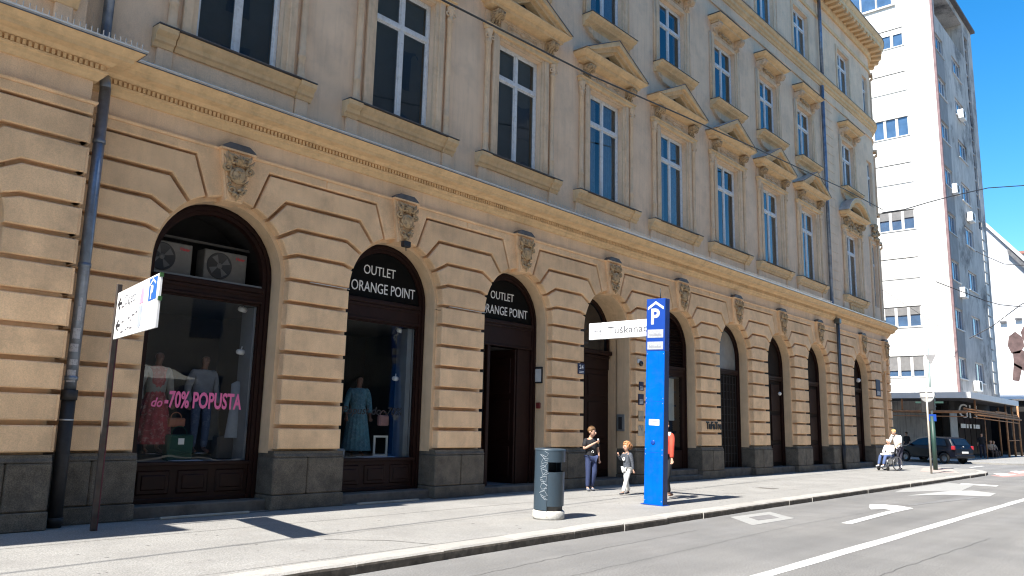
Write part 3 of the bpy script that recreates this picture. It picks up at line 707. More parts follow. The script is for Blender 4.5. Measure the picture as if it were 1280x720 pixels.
for i in range(26):
    x = rr.uniform(-1.0,1.0); z = 10.95+rr.uniform(-.05,.3)-abs(x)*.1; m.ell((x,YW-.12,z),(.09,.08,.08),rot=(0,rr.uniform(0,3),0),n=7,m=5)
for s in (-1,1): m.torus((s*.8,YW-.16,11.15),.12,.04,n=14,m=6); m.torus((s*.35,YW-.15,11.3),.09,.035,n=14,m=6)
P('carved_garland', m, CARVED, loc=(c,0,0))
m = MB(); m.box(-1.56,-1.0,YW-.08,YW,6.84,7.352,b=.01); m.box(1.0,1.56,YW-.08,YW,6.84,7.352,b=.01); m.box(-1.0,1.0,YW-.08,YW,6.84,6.95); P('apron', m, STUCCO2, loc=(c,0,0))
bl = MB(); bl.lathe([(.07,6.95),(.07,6.98),(.04,7.0),(.065,7.10),(.06,7.16),(.035,7.24),(.035,7.28),(.07,7.31),(.07,7.36)], n=10); BAL = bl.mesh('baluster', TRIM)
for i in range(9): link('baluster', BAL, HB, (c-.8+.2*i, YW-.10, 0))

# --- second-floor window dressings
m = MB(); z = 12.84
m.prism([(YW,z-.32),(YW-.06,z-.30),(YW-.09,z-.20),(YW-.20,z-.17),(YW-.22,z-.11),(YW-.33,z-.06),(YW-.35,z),(YW,z+.01)], -1.14, 1.14, axis='x'); SILL2 = m.mesh('sill', TRIM)
m = MB(); m.box(-1.16,1.16,YW-.365,YW,12.848,12.86); CAP2 = m.mesh('sill_flashing', LEAD)
m = MB(); m.prism([(-1.05,12.52),(1.05,12.52),(.9,12.40),(.7,12.30),(.3,12.27),(0,12.30),(-.3,12.27),(-.7,12.30),(-.9,12.40)], YW-.10, YW, bevel=.01)
for s in (-1,1): m.torus((s*.9,YW-.10,12.45),.07,.02,n=12,m=5)
APR2 = m.mesh('apron', FRAME_ST)
m = MB()
for s in (-1,1):
    a, b_ = sorted((s*.805, s*1.0)); m.box(a,b_,YW-.05,YW+.11,12.865,15.42,b=.012); a, b_ = sorted((s*.90, s*1.05)); m.box(a,b_,YW-.08,YW,12.865,15.42,b=.012)
    m.tube([(s*1.10,YW-.03,12.9),(s*1.10,YW-.03,15.4)],.04,8)
m.box(-.80,.80,YW-.05,YW+.11,15.255,15.42,b=.012); m.box(-1.0,1.0,YW-.045,YW,15.43,15.72)
ARCH2 = m.mesh('architrave', FRAME_ST)
CON2 = console(15.36, 15.74, .20, .36, FRAME_ST)
m = MB(); rr = random.Random(9)
for i in range(9): m.ell((rr.uniform(-.35,.35),YW-.08,15.56+rr.uniform(-.05,.05)),(.07,.06,.05),n=7,m=5)
for s in (-1,1): m.torus((s*.42,YW-.07,15.56),.06,.02,n=12,m=5)
GAR = m.mesh('carving', CARVED)
HOOD = straight_cornice(1.18, 15.70, .50).mesh('hood', TRIM)
m = MB(); m.box(-1.20,1.20,YW-.52,YW,15.99,16.005); HCAP = m.mesh('hood_flashing', LEAD)
# third floor
m = MB()
for s in (-1,1): a, b_ = sorted((s*.805, s*.98)); m.box(a,b_,YW-.045,YW+.11,17.65,20.07,b=.012)
m.box(-.80,.80,YW-.045,YW+.11,19.905,20.07,b=.012); ARCH3 = m.mesh('architrave', FRAME_ST)
m = MB(); m.box(1.16,2.56,YW-.03,YW,17.85,20.2,b=.015); PAN3 = m.mesh('wall_panel', STUCCO2)
for k, c in enumerate(WX):
    L3 = (c,0,0)
    o = link('sill', SILL2, HB, L3); link('sill_flashing', CAP2, o); link('apron', APR2, HB, L3); link('architrave', ARCH2, HB, L3)
    o = link('hood', HOOD, HB, L3); link('hood_flashing', HCAP, o); link('carving', GAR, HB, L3)
    for s in (-1,1): link('console', CON2, HB, (c+s*.88,0,0))
    link('architrave', ARCH3, HB, L3)
    if k < 7: link('wall_panel', PAN3, HB, L3)
# dressings of the narrow corner windows and pilasters
for x in (40.45,41.65):
    m = MB(); m.box(x-.10,x+.10,YW-.07,YW,7.0,11.0,b=.01); m.box(x-.15,x+.15,YW-.14,YW,11.0,11.15); P('pilaster', m, FRAME_ST)
m = MB(); rr = random.Random(3)
for i in range(22): m.ell((41.05+rr.uniform(-.45,.45),YW-.12,11.35+rr.uniform(-.25,.55)),(.10,.10,.09),n=7,m=5)
m.torus((41.05,YW-.12,11.6),.22,.06,n=16,m=6); P('carved_garland', m, CARVED)
for q, zc in ((18,None),(38,None),(62,None)):
    a = radians(q)
    for (z0, z1) in ((7.0,11.2),(12.6,16.2),(17.7,20.5)):
        m = MB(); m.box(-.14,.14,-.08-Rc+.2,.1-Rc+.2,z0,z1-.35,b=.01); m.box(-.2,.2,-.18-Rc+.2,.1-Rc+.2,z1-.12,z1,b=.01)
        for s in (-1,1): m.torus((s*.14,-.16-Rc+.2,z1-.22),.07,.03,n=12,m=5)
        for i in range(5): m.tube([(-.12+.06*i,-.06-Rc+.2,z1-.36),(-.13+.065*i,-.15-Rc+.2,z1-.24),(-.14+.07*i,-.17-Rc+.2,z1-.14)],[.03,.03,.01],5)
        m.box(-.2,.2,-.14-Rc+.2,.1-Rc+.2,z0,z0+.15,b=.01)
        m.move(Matrix.Translation((Xc,Rc,0)) @ Matrix.Rotation(a,4,'Z')); P('pilaster', m, FRAME_ST)

# --- string courses and roof cornice
UPATH = [(-9,-.35),(4.0,-.35),(4.0,0)]+arcpts(14)+[(Xc+Rc,15)]
o_ = -.2
m = MB(); sweep(m, [(o_,12.05),(o_+.03,12.05),(o_+.03,12.12),(o_,12.14),(o_-.1,12.14),(o_-.1,12.05)], [(4.0,0)]+arcpts(14)); 
m = MB(); sweep(m, [(o_-.1,16.62),(o_+.05,16.62),(o_+.06,16.68),(o_+.02,16.70),(o_-.1,16.70)], [(4.0,0)]+arcpts(14)+[(Xc+Rc,15)]); P('string_moulding', m, STUCCO2)
m = MB(); sweep(m, [(o_-.1,17.10),(o_+.04,17.10),(o_+.07,17.18),(o_+.13,17.22),(o_+.14,17.34),(o_+.20,17.37),(o_+.25,17.46),(o_+.25,17.50),(o_-.1,17.60)], UPATH); P('string_course', m, TRIM)
m = MB(); sweep(m, [(o_+.262,17.485),(o_+.262,17.512),(o_-.09,17.612),(o_-.09,17.605),(o_+.25,17.503)], UPATH); P('string_flashing', m, LEAD)
m = MB(); sweep(m, [(o_-.1,20.42),(o_+.06,20.42),(o_+.08,20.50),(o_+.08,20.56),(o_-.1,20.60)], UPATH); P('string_moulding', m, TRIM)
m = MB(); sweep(m, [(-.3,21.22),(-.10,21.22),(-.07,21.32),(-.04,21.42),(-.04,21.60),(.48,21.62),(.50,21.82),(.53,21.84),(.60,21.96),(.62,22.02),(.62,22.05),(-.3,22.25)], UPATH); P('roof_cornice', m, TRIM)
m = MB(); sweep(m, [(.64,22.02),(.64,22.07),(-.29,22.27),(-.29,22.255),(.62,22.055)], UPATH); P('roof_flashing', m, LEAD)
m = MB(); m.box(-.11,.11,-.48,.04,21.44,21.615); m.box(-.13,.13,-.50,.04,21.56,21.618); MOD = m.mesh('modillion', TRIM)
x = 24.3
while x < 41.3: link('modillion', MOD, HB, (x,0,0)); x += .5
for i in range(9):
    q = (i+.5)*pi/2/9; link('modillion', MOD, HB, (Xc+Rc*sin(q), Rc-Rc*cos(q), 0), rot=(0,0,q))
# faint ashlar bands on the wall by the corner
m = MB(); m.box(0,1.05,YW-.018,YW,0,.395,b=.012); ASH = m.mesh('wall_block', STUCCO2)
for i in range(23):
    z = 6.95+.42*i
    for x in (34.85,): link('wall_block', ASH, HB, (x,0,z))

# --- rain pipes (parts of the building)
def downpipe(x, y, z0, z1, r, m_=PIPE, joints=(), mid=None):
    m = MB(); m.tube([(x,y,z0),(x,y,z1)], r, 14)
    for zj in joints: m.tube([(x,y,zj-.03),(x,y,zj+.03)], r*1.12, 14)
    return m
m = downpipe(4.17,-.17,1.80,6.28,.078,joints=(5.45,3.6,2.0)); m.tube([(4.17,-.17,6.26),(4.17,-.13,6.40),(4.2,.02,6.55)],.078,12)
pp = P('rain_pipe', m, PIPE)
m = MB(); m.tube([(4.17,-.17,0),(4.17,-.17,1.80)],.090,14); m.tube([(4.17,-.17,1.70),(4.17,-.17,1.84)],.105,14); m.tube([(4.17,-.17,.05),(4.17,-.17,.13)],.105,14); m.done('iron_pipe_foot', IRON, pp)
m = MB(); m.tube([(4.17,-.17,1.42),(4.17,-.17,1.44)],.094,14); m.done('pipe_clamp', ZINC, pp)
m = MB(); m.tube([(4.17,.08,6.9),(4.17,.08,21.3)],.075,12); P('rain_pipe', m, PIPE)
st = MB(); 
for (z,a,w,h) in ((2.62,-1.9,.10,.15),(2.42,-2.1,.12,.11),(2.22,-1.8,.11,.08),(2.03,-2.0,.12,.17),(2.9,-1.8,.05,.2),(3.05,-1.75,.03,.15)):
    n = 5; R = .0805; v = []
    for i in range(n+1): q = a-w/R/2+w/R*i/n; v += [(4.17+R*cos(q),-.17+R*sin(q),z-h/2),(4.17+R*cos(q),-.17+R*sin(q),z+h/2)]
    st.add(v, [(2*i,2*i+2,2*i+3,2*i+1) for i in range(n)])
st.done('sticker_remains', mat('old_stickers',(0.42,0.42,0.44),0.7,var=.5,scale=30,dirt=(.1,.1,.12),dscale=30,damt=.9), pp)
m = MB(); m.tube([(34.45,-.12,1.0),(34.45,-.12,6.2)],.075,10); m.box(34.33,34.57,-.24,0.0,6.12,6.34,b=.02)
P('rain_pipe', m, mat('dark_pipe',(0.10,0.115,0.125),.35,metal=.5,var=.3,scale=4))
m = MB(); m.tube([(34.45,-.12,0),(34.45,-.12,1.0)],.085,10); P('iron_pipe_foot', m, IRON)
m = MB(); m.tube([(34.45,.08,6.9),(34.45,.08,17.05)],.08,10); m.tube([(34.45,.04,17.62),(34.45,.04,21.4)],.08,10); P('rain_pipe', m, PIPE)
# sill of the projecting bay, its window far left, unseen slab beyond the frame, added for its shadow on the pavement
m = MB(); m.prism([(-.15,7.30),(-.22,7.30),(-.26,7.40),(-.38,7.47),(-.40,7.60),(-.15,7.62)], 1.2, 3.66, axis='x'); P('sill', m, TRIM)
m = MB(); m.box(1.18,3.69,-.42,-.15,7.62,7.64); P('sill_flashing', m, LEAD)
m = MB(); m.box(3.36,3.60,-.22,-.15,6.85,7.30,b=.01); P('apron', m, STUCCO2)
m = MB(); m.box(-5,-.1,-1.62,-.15,6.62,6.80,b=.02); P('shadow_slab', m, TRIM)
# thin cables on the piers
for cx, xs_ in ((0,(8.02,8.9)),(0,(11.5,12.62))):
    m = MB(); m.tube([(xs_[0],-.012,3.95),(xs_[1],-.012,3.95)],.007,5); P('cable', m, mat('pale_cable',(0.65,0.65,0.62),.5,var=0))
m = MB(); m.tube([(11.27,.30,3.93),(11.30,.12,3.86),(11.34,.04,3.86),(11.5,-.012,3.95)],.006,5); P('cable', m, IRON)

# ================================================================== SHOPFRONTS
FY = 0.47                                     # front of the timber frames
def arch_pts(c, R, n=16, spr=SPR): return [(c+R*cos(pi*i/n), spr+R*sin(pi*i/n)) for i in range(n+1)]
def arch_ring(c, R, t, z0, y0, y1, R2=None):
    """timber ring following the arch: outer radius R, width t"""
    n = 18; o_ = [(c+R, z0)]+arch_pts(c, R, n)+[(c-R, z0)]; i_ = [(c+R-t, z0)]+arch_pts(c, R-t, n)+[(c-R+t, z0)]
    v = []; f = []; N = len(o_)
    for (px, pz) in o_: v += [(px,y0,pz),(px,y1,pz)]
    for (px, pz) in i_: v += [(px,y0,pz),(px,y1,pz)]
    for k in range(N-1):
        a, b = 2*k, 2*k+2; ia, ib = 2*N+2*k, 2*N+2*k+2
        f += [(a,b,ib,ia),(a+1,ia+1,ib+1,b+1),(ia,ib,ib+1,ia+1),(a,a+1,b+1,b)]
    mb = MB(); mb.add(v, f); return mb
def tymp(c, R, z0, y0, y1):
    a = math.asin((z0-SPR)/R) if z0 > SPR else 0; n = 16
    p = [(c+R*cos(a+(pi-2*a)*i/n), SPR+R*sin(a+(pi-2*a)*i/n)) for i in range(n+1)]
    if z0 < SPR: p = [(c+R,z0)]+p+[(c-R,z0)]
    return MB().prism(p, y0, y1)
def shop_base(k, R=1.14, y=FY, z0=.17, step=.17):
    c = ARC[k]
    m = arch_ring(c, R-.004, .17, z0, y, y+.12); root = P('shopfront', m, WOOD)
    m = arch_ring(c, R-.05, .05, z0, y-.03, y+.02); m.done('frame_moulding', WOOD, root)
    m = MB(); m.box(c-R+.01,c+R-.01,.10,y+.10,-.02,step,b=.015); P('threshold_stone', m, STEP)
    return c, root
def panels(c, root, x0, x1, z0, z1, n, y=FY):
    """panelled timber stallboard"""
    m = MB(); m.box(x0,x1,y+.03,y+.10,z0,z1); m.box(x0-.02,x1+.02,y-.035,y+.08,z1-.06,z1,b=.01); m.box(x0,x1,y,y+.05,z0,z0+.07,b=.01); m.done('stallboard', WOOD, root)
    w = (x1-x0)/n
    for i in range(n):
        m = MB(); a, b = x0+i*w+.06, x0+(i+1)*w-.06; m.box(a,b,y+.005,y+.05,z0+.13,z1-.13,b=.02); m.box(a+.07,b-.07,y-.012,y+.05,z0+.20,z1-.20,b=.015); m.done('panel', WOOD, root)
def lintel(c, root, z0, z1, w, y=FY):
    m = MB(); m.box(c-w,c+w,y+.01,y+.11,z0,z1); m.box(c-w-.01,c+w+.01,y-.05,y+.09,z1-.09,z1,b=.015); m.box(c-w,c+w,y-.02,y+.09,z1-.15,z1-.09,b=.01); m.box(c-w,c+w,y-.015,y+.09,z0,z0+.05,b=.01); m.done('lintel', WOOD, root)
def room(c, w, y0, y1, z0, z1, m=INTERIOR):
    mb = MB(); mb.quad((c-w,y1,z0),(c+w,y1,z0),(c+w,y1,z1),(c-w,y1,z1)); mb.quad((c-w,y0,z0),(c-w,y1,z0),(c-w,y1,z1),(c-w,y0,z1)); mb.quad((c+w,y0,z0),(c+w,y1,z0),(c+w,y1,z1),(c+w,y0,z1))
    mb.quad((c-w,y0,z1),(c+w,y0,z1),(c+w,y1,z1),(c-w,y1,z1)); P('shop_room', mb, m)
    mb = MB(); mb.box(c-w,c+w,y0,y1,z0-.06,z0); P('shop_floor', mb, mat('shop_floor',(0.16,0.16,0.18),.6,var=.15))
# arch 1: display window, open fanlight with two condensers
c, fr = shop_base(0); W_ = .955
panels(c, fr, c-.97, c+.97, .17, .80, 3)
lintel(c, fr, 3.50, 3.78, .97)
m = MB(); m.box(c-.97,c+.97,FY+.02,FY+.72,3.785,3.82); m.done('condenser_shelf', mat('grey_shelf',(0.22,0.22,0.21),.6,var=.1), fr)
m = MB(); m.box(c-.955,c+.955,FY+.055,FY+.065,.80,3.50); m.done('shop_window_glass', SHOPGL, fr)
m = MB(); m.box(c-.97,c+.97,FY+.05,FY+.09,3.46,3.50); m.box(c-.97,c-.94,FY+.03,FY+.09,.80,3.46); m.box(c+.94,c+.97,FY+.03,FY+.09,.80,3.46); m.done('glazing_bar', WOOD, fr)
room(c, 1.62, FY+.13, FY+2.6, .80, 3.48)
m = tymp(c, 1.10, 3.83, FY+.95, FY+1.0); m.box(c-1.1,c+1.1,FY+.6,FY+.99,3.76,3.80); P('niche_back', m, DARKIN)
m = MB(); m.box(c-1.0,c+1.0,FY+.5,FY+.56,4.50,4.54); m.done('cross_bar', mat('dull_bar',(0.12,0.11,0.10),.7), fr)
m = arch_ring(c, 1.135, .03, 3.8, FY+.12, FY+1.0); P('niche_soffit', m, DARKIN)
# arch 2: display window under black fascia sign
c, fr = shop_base(1)
panels(c, fr, c-.97, c+.97, .17, .80, 3); lintel(c, fr, 3.50, 3.93, .97)
m = MB(); m.box(c-.955,c+.955,FY+.055,FY+.065,.80,3.50); m.done('shop_window_glass', SHOPGL2, fr)
m = MB(); m.box(c-.97,c+.97,FY+.05,FY+.09,3.46,3.50); m.box(c-.97,c-.94,FY+.03,FY+.09,.80,3.46); m.box(c+.94,c+.97,FY+.03,FY+.09,.80,3.46); m.done('glazing_bar', WOOD, fr)
room(c, 1.62, FY+.13, FY+2.6, .80, 3.48)
# arch 3: open shop entrance under the same sign
c, fr = shop_base(2, step=.14)
lintel(c, fr, 3.32, 3.93, .97)
m = MB(); m.box(c-.60,c-.50,FY,FY+.12,.14,3.32,b=.01); m.box(c-.97,c-.60,FY+.02,FY+.10,.14,.85); m.done('door_post', WOOD, fr)
m = MB(); m.box(c-.92,c-.65,FY+.0,FY+.05,.28,.72,b=.02); m.done('panel', WOOD, fr)
m = MB(); m.box(c-.965,c-.605,FY+.055,FY+.065,.85,3.32); m.done('side_light', SHOPGL, fr)
m = MB(); m.box(c-.47,c-.42,FY+.10,FY+.95,.15,3.30,b=.01); d_ = m.done('door', WOODK, fr)
m = MB(); m.box(c-.415,c-.40,FY+.25,FY+.85,.9,3.1); m.done('door_glass', glassy_dark('black_glass'), d_)
m = MB(); m.box(c+.42,c+.47,FY+.05,FY+.95,.15,3.30,b=.01); d_ = m.done('door', WOOD, fr)
for z0_, z1_ in ((.3,1.0),(1.15,2.1),(2.25,3.1)): m = MB(); m.box(c+.40,c+.425,FY+.18,FY+.82,z0_,z1_,b=.008); m.done('panel', WOOD, d_)
m = MB(); m.box(c+.50,c+.97,FY+.04,FY+.12,.14,3.32,b=.01); m.done('door_post', WOOD, fr)
m = MB(); m.box(c-.1,c+.18,FY+1.3,FY+1.31,1.3,1.95); P('notice_sheet', m, mat('dim_paper',(0.35,0.36,0.38),.8))
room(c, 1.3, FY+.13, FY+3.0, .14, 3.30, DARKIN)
# arch 4: deep portal with dark wooden gate
c = ARC[3]; m = arch_ring(c, 1.16, .02, .14, .60, .98); P('wall', m, REVEAL)
m = tymp(c, 1.138, 3.62, .90, .94); root4 = P('fanlight', m, glassy_dark('black_glass'))
m = arch_ring(c, 1.138, .10, 3.62, .84, .90); m.done('frame_moulding', WOOD, root4)
m = MB(); m.box(c-1.13,c+1.13,.82,.97,3.40,3.50,b=.02); m.box(c-1.13,c+1.13,.72,.97,3.50,3.62,b=.03); m.box(c-1.13,c+1.13,.86,.97,3.10,3.40); gt = P('gate', m, WOOD)
for s in (-1,1):
    a, b = sorted((s*.01, s*1.13)); m = MB(); m.box(c+a,c+b,.88,.94,.15,3.10,b=.01); lf = m.done('gate_leaf', WOOD, gt)
    a, b = sorted((s*.14, s*1.0))
    for z0_, z1_ in ((.35,1.05),(1.2,2.2),(2.35,2.95)): m = MB(); m.box(c+a,c+b,.85,.89,z0_,z1_,b=.02); m.done('panel', WOOD, gt)
m = MB(); m.box(c-1.13,c+1.13,.10,.9,-.02,.15,b=.015); P('threshold_stone', m, STEP)
# arch 5: louvred fanlight, glazed door ajar
c, fr = shop_base(4, step=.30, z0=.30)
m = tymp(c, .96, 3.40, FY+.10, FY+.12); m.done('louvre_back', WOODK, fr)
for i in range(16):
    z = 3.44+i*.092; w = .955*(1 if z < SPR else sqrt(max(0,1-((z-SPR)/.955)**2)))
    if w > .1: m = MB(); m.prism([(FY+.03,z),(FY+.09,z+.055),(FY+.10,z+.065),(FY+.045,z)], c-w, c+w, axis='x'); m.done('louvre', WOOD, fr)
lintel(c, fr, 3.10, 3.40, .97)
m = MB(); m.box(c-.97,c-.86,FY,FY+.1,.3,3.1); m.box(c-.05,c+.03,FY,FY+.1,.3,3.1,b=.01); m.box(c+.84,c+.97,FY,FY+.1,.3,3.1); m.box(c+.03,c+.84,FY+.02,FY+.09,.30,.85,b=.01); m.box(c-.86,c-.05,FY+.02,FY+.09,.30,.85,b=.01); m.done('door_post', WOOD, fr)
m = MB(); m.box(c-.86,c-.05,FY+.05,FY+.06,.85,3.1); m.box(c+.03,c+.84,FY+.05,FY+.06,.85,3.1); m.done('shop_window_glass', SHOPGL, fr)
m = MB(); m.box(c+.10,c+.78,FY+.25,FY+.27,1.75,3.05); P('roller_blind', m, mat('pale_blind',(0.42,0.46,0.44),.8,var=.1))
m = MB(); m.box(c-1.4,c+1.4,-.05,.12,0,.14,b=.02); P('threshold_stone', m, STEP)
room(c, 1.3, FY+.13, FY+3.0, .30, 3.08, DARKIN)
# arches 6 to 9
def grid_door(k, grille, step, fan):
    c, fr = shop_base(k, step=step, z0=step)
    if fan: m = tymp(c, .96, 3.55, FY+.06, FY+.07); m.done('fanlight', mat('dusty_glass',(0.20,0.21,0.21),.15,var=.2,scale=2,spec=.8), fr)
    else: m = tymp(c, .96, 3.55, FY+.06, FY+.09); m.done('fanlight', WOODK, fr)
    lintel(c, fr, 3.38, 3.55, .97)
    m = MB(); m.box(c-.97,c+.97,FY+.07,FY+.12,step,3.38); m.done('door', WOODK, fr)
    if grille:
        for i in range(9): x = c-.9+.225*i; m = MB(); m.box(x-.012,x+.012,FY+.03,FY+.055,step,3.38); m.done('grille_bar', IRON, fr)
        m = MB()
        for j in range(12): z = step+.2+j*.26; m.box(c-.95,c+.95,FY+.056,FY+.068,z-.01,z+.01)
        m.done('grille_bar', IRON, fr)
    else:
        for s in (-1,1):
            for z0_, z1_ in ((step+.15,1.0),(1.15,2.1),(2.25,3.25)): a, b = sorted((s*.10,s*.86)); m = MB(); m.box(c+a,c+b,FY+.03,FY+.075,z0_,z1_,b=.015); m.done('panel', WOOD, fr)
grid_door(5, True, .26, True); grid_door(6, False, .22, False); grid_door(7, False, .2, False); grid_door(8, False, .2, False)
m = MB(); m.box(40.5,41.6,.60,.66,.0,4.6); P('door', m, WOODK)
c, fr = 1.85, None
m = MB(); m.box(.72,2.98,.15,.2,.2,5.2); P('door', m, WOODK)
# pale bars on the ground in front of the two display windows
for x0,x1,y in ((5.62,7.06,-.16),(9.26,10.74,-.13)):
    m = MB(); m.box(x0,x1,y-.035,y+.025,.0,.035,b=.006); P('threshold_bar', m, mat('weathered_pale_bar',(0.42,0.38,0.32),.8,var=.2,scale=8))

# ---------------------------------------------------------------- shop lettering
WLET = mat('white_letters', (0.78,0.78,0.77), .6, var=0)
for k, tx in ((1,10.92),(2,14.60)):
    s = thing('shop_sign', ['','black arched sign reading OUTLET ORANGE POINT over the dress display window','black arched sign reading OUTLET ORANGE POINT over the open shop entrance'][k], 'sign', (ARC[k],FY+.02,3.94), group='arched shop signs')
    m = tymp(ARC[k], .962, 3.945, FY+.035, FY+.06); m.move(at(s)).done('sign_board', mat('black_sign_board',(0.005,0.005,0.005),.7,var=0,spec=.1), s)
    M = at(s) @ M_face((tx-.80-.83+.02,FY+.031,4.07),(0,-1,0)); lettering('ORANGE POINT', .30, M, WLET, s, fit=1.66)
    M = at(s) @ M_face((ARC[k]-.52,FY+.031,4.43),(0,-1,0)); lettering('OUTLET', .27, M, WLET, s, fit=.82)
s = thing('window_lettering','pink letters do -70% POPUSTA stuck on the first display window','lettering',(5.6,FY+.05,1.66))
PINK = mat('pink_letters',(0.80,0.17,0.38),.6,var=0,emit=None)
lettering('-70% POPUSTA', .36, at(s) @ M_face((5.83,FY+.052,1.66),(0,-1,0)), PINK, s, fit=1.34, bold=.011, depth=.001)
lettering('do', .20, at(s) @ M_face((5.62,FY+.052,1.66),(0,-1,0)), PINK, s, fit=.18, bold=.004, depth=.001, shear=.25)
s = thing('window_lettering','black slanted letters Popust do -70% on the second display window','lettering',(9.3,FY+.05,1.62))
lettering('Popust do -70%', .22, at(s) @ M_face((9.28,FY+.052,1.64),(0,-1,0)), mat('black_letters',(0.01,0.01,0.012),.6,var=0), s, fit=1.50, bold=.002, depth=.001, shear=.25)

# ---------------------------------------------------------------- condensers
ACW = mat('condenser_white', (0.15,0.143,0.13), .5, var=.08, scale=8, dirt=(0.3,0.28,0.25), dscale=6, damt=.3)
DK = mat('dark_grille', (0.03,0.03,0.032), .5, var=.1)
ACT = mat('condenser_bright_white',(0.8,0.8,0.78),.5,var=.05)
def condenser(loc, label, brand=True, rz=0, s=1.0, group=None):
    t = thing('air_conditioner', label, 'air conditioner', loc, rz, group)
    m = MB(); m.box(-.40,.40,0,.30,.03,.57,b=.015); m.box(-.3,-.22,.02,.28,0,.03); m.box(.22,.3,.02,.28,0,.03); m.done('housing', ACW if brand else ACT, t)
    m = MB(); m.lathe([(0.0,-.004),(.215,-.004),(.225,-.012),(.235,-.004),(.235,.01)], (-.12,0,.30), n=28, axis='y'); m.done('fan_opening', DK, t)
    m = MB()
    for i in range(4): q = i*pi/2+.5; m.add([(-.12+.03*cos(q),-.008,.30+.03*sin(q)),(-.12+.2*cos(q-.25),-.010,.30+.2*sin(q-.25)),(-.12+.2*cos(q+.35),-.006,.30+.2*sin(q+.35))],[(0,1,2)])
    m.lathe([(0,-.016),(.045,-.014),(.05,-.006)], (-.12,0,.30), n=14, axis='y'); m.done('fan', mat('fan_grey',(0.12,0.12,0.12),.5), t)
    if brand: lettering('Haier', .075, M_face((.185,-.003,.45),(0,-1,0)), mat('red_letters',(0.55,0.04,0.05),.5,var=0), t, fit=.17, bold=.002, depth=.001)
    if s != 1.0: t.scale = (s,s,s)
    return t
condenser((5.78,FY+.30,3.82), 'white condenser in the first arch fanlight, left one, half hidden by the pier')
condenser((6.80,FY+.30,3.82), 'white condenser with its round fan in full view, right one in the first arch fanlight')

# ================================================================== FIGURES
def skin_mesh(name, V, Ed, Rad, m, parent, sub=2, root=0):
    me = bpy.data.meshes.new(name); me.from_pydata(V, Ed, []); o = bpy.data.objects.new(name, me); COL.objects.link(o)
    sm_ = o.modifiers.new('skin','SKIN'); sm_.use_smooth_shade = True; sm_.branch_smoothing = .6
    for i, r in enumerate(Rad):
        d = me.skin_vertices[0].data[i]; d.radius = r if isinstance(r, tuple) else (r, r); d.use_root = (i == root)
    if sub: s_ = o.modifiers.new('sub','SUBSURF'); s_.levels = sub; s_.render_levels = sub
    dg = bpy.context.evaluated_depsgraph_get(); nm = bpy.data.meshes.new_from_object(o.evaluated_get(dg)); nm.name = name
    bpy.data.objects.remove(o); bpy.data.meshes.remove(me); nm.materials.clear(); nm.materials.append(m)
    for p in nm.polygons: p.use_smooth = True
    return link(name, nm, parent)
SKIN = mat('skin', (0.52,0.31,0.22), .55, var=.05, scale=10); EYE = mat('eye', (0.03,0.02,0.02), .2, var=0)
def lerp(a, b, t): return tuple(a[i]+(b[i]-a[i])*t for i in range(3))
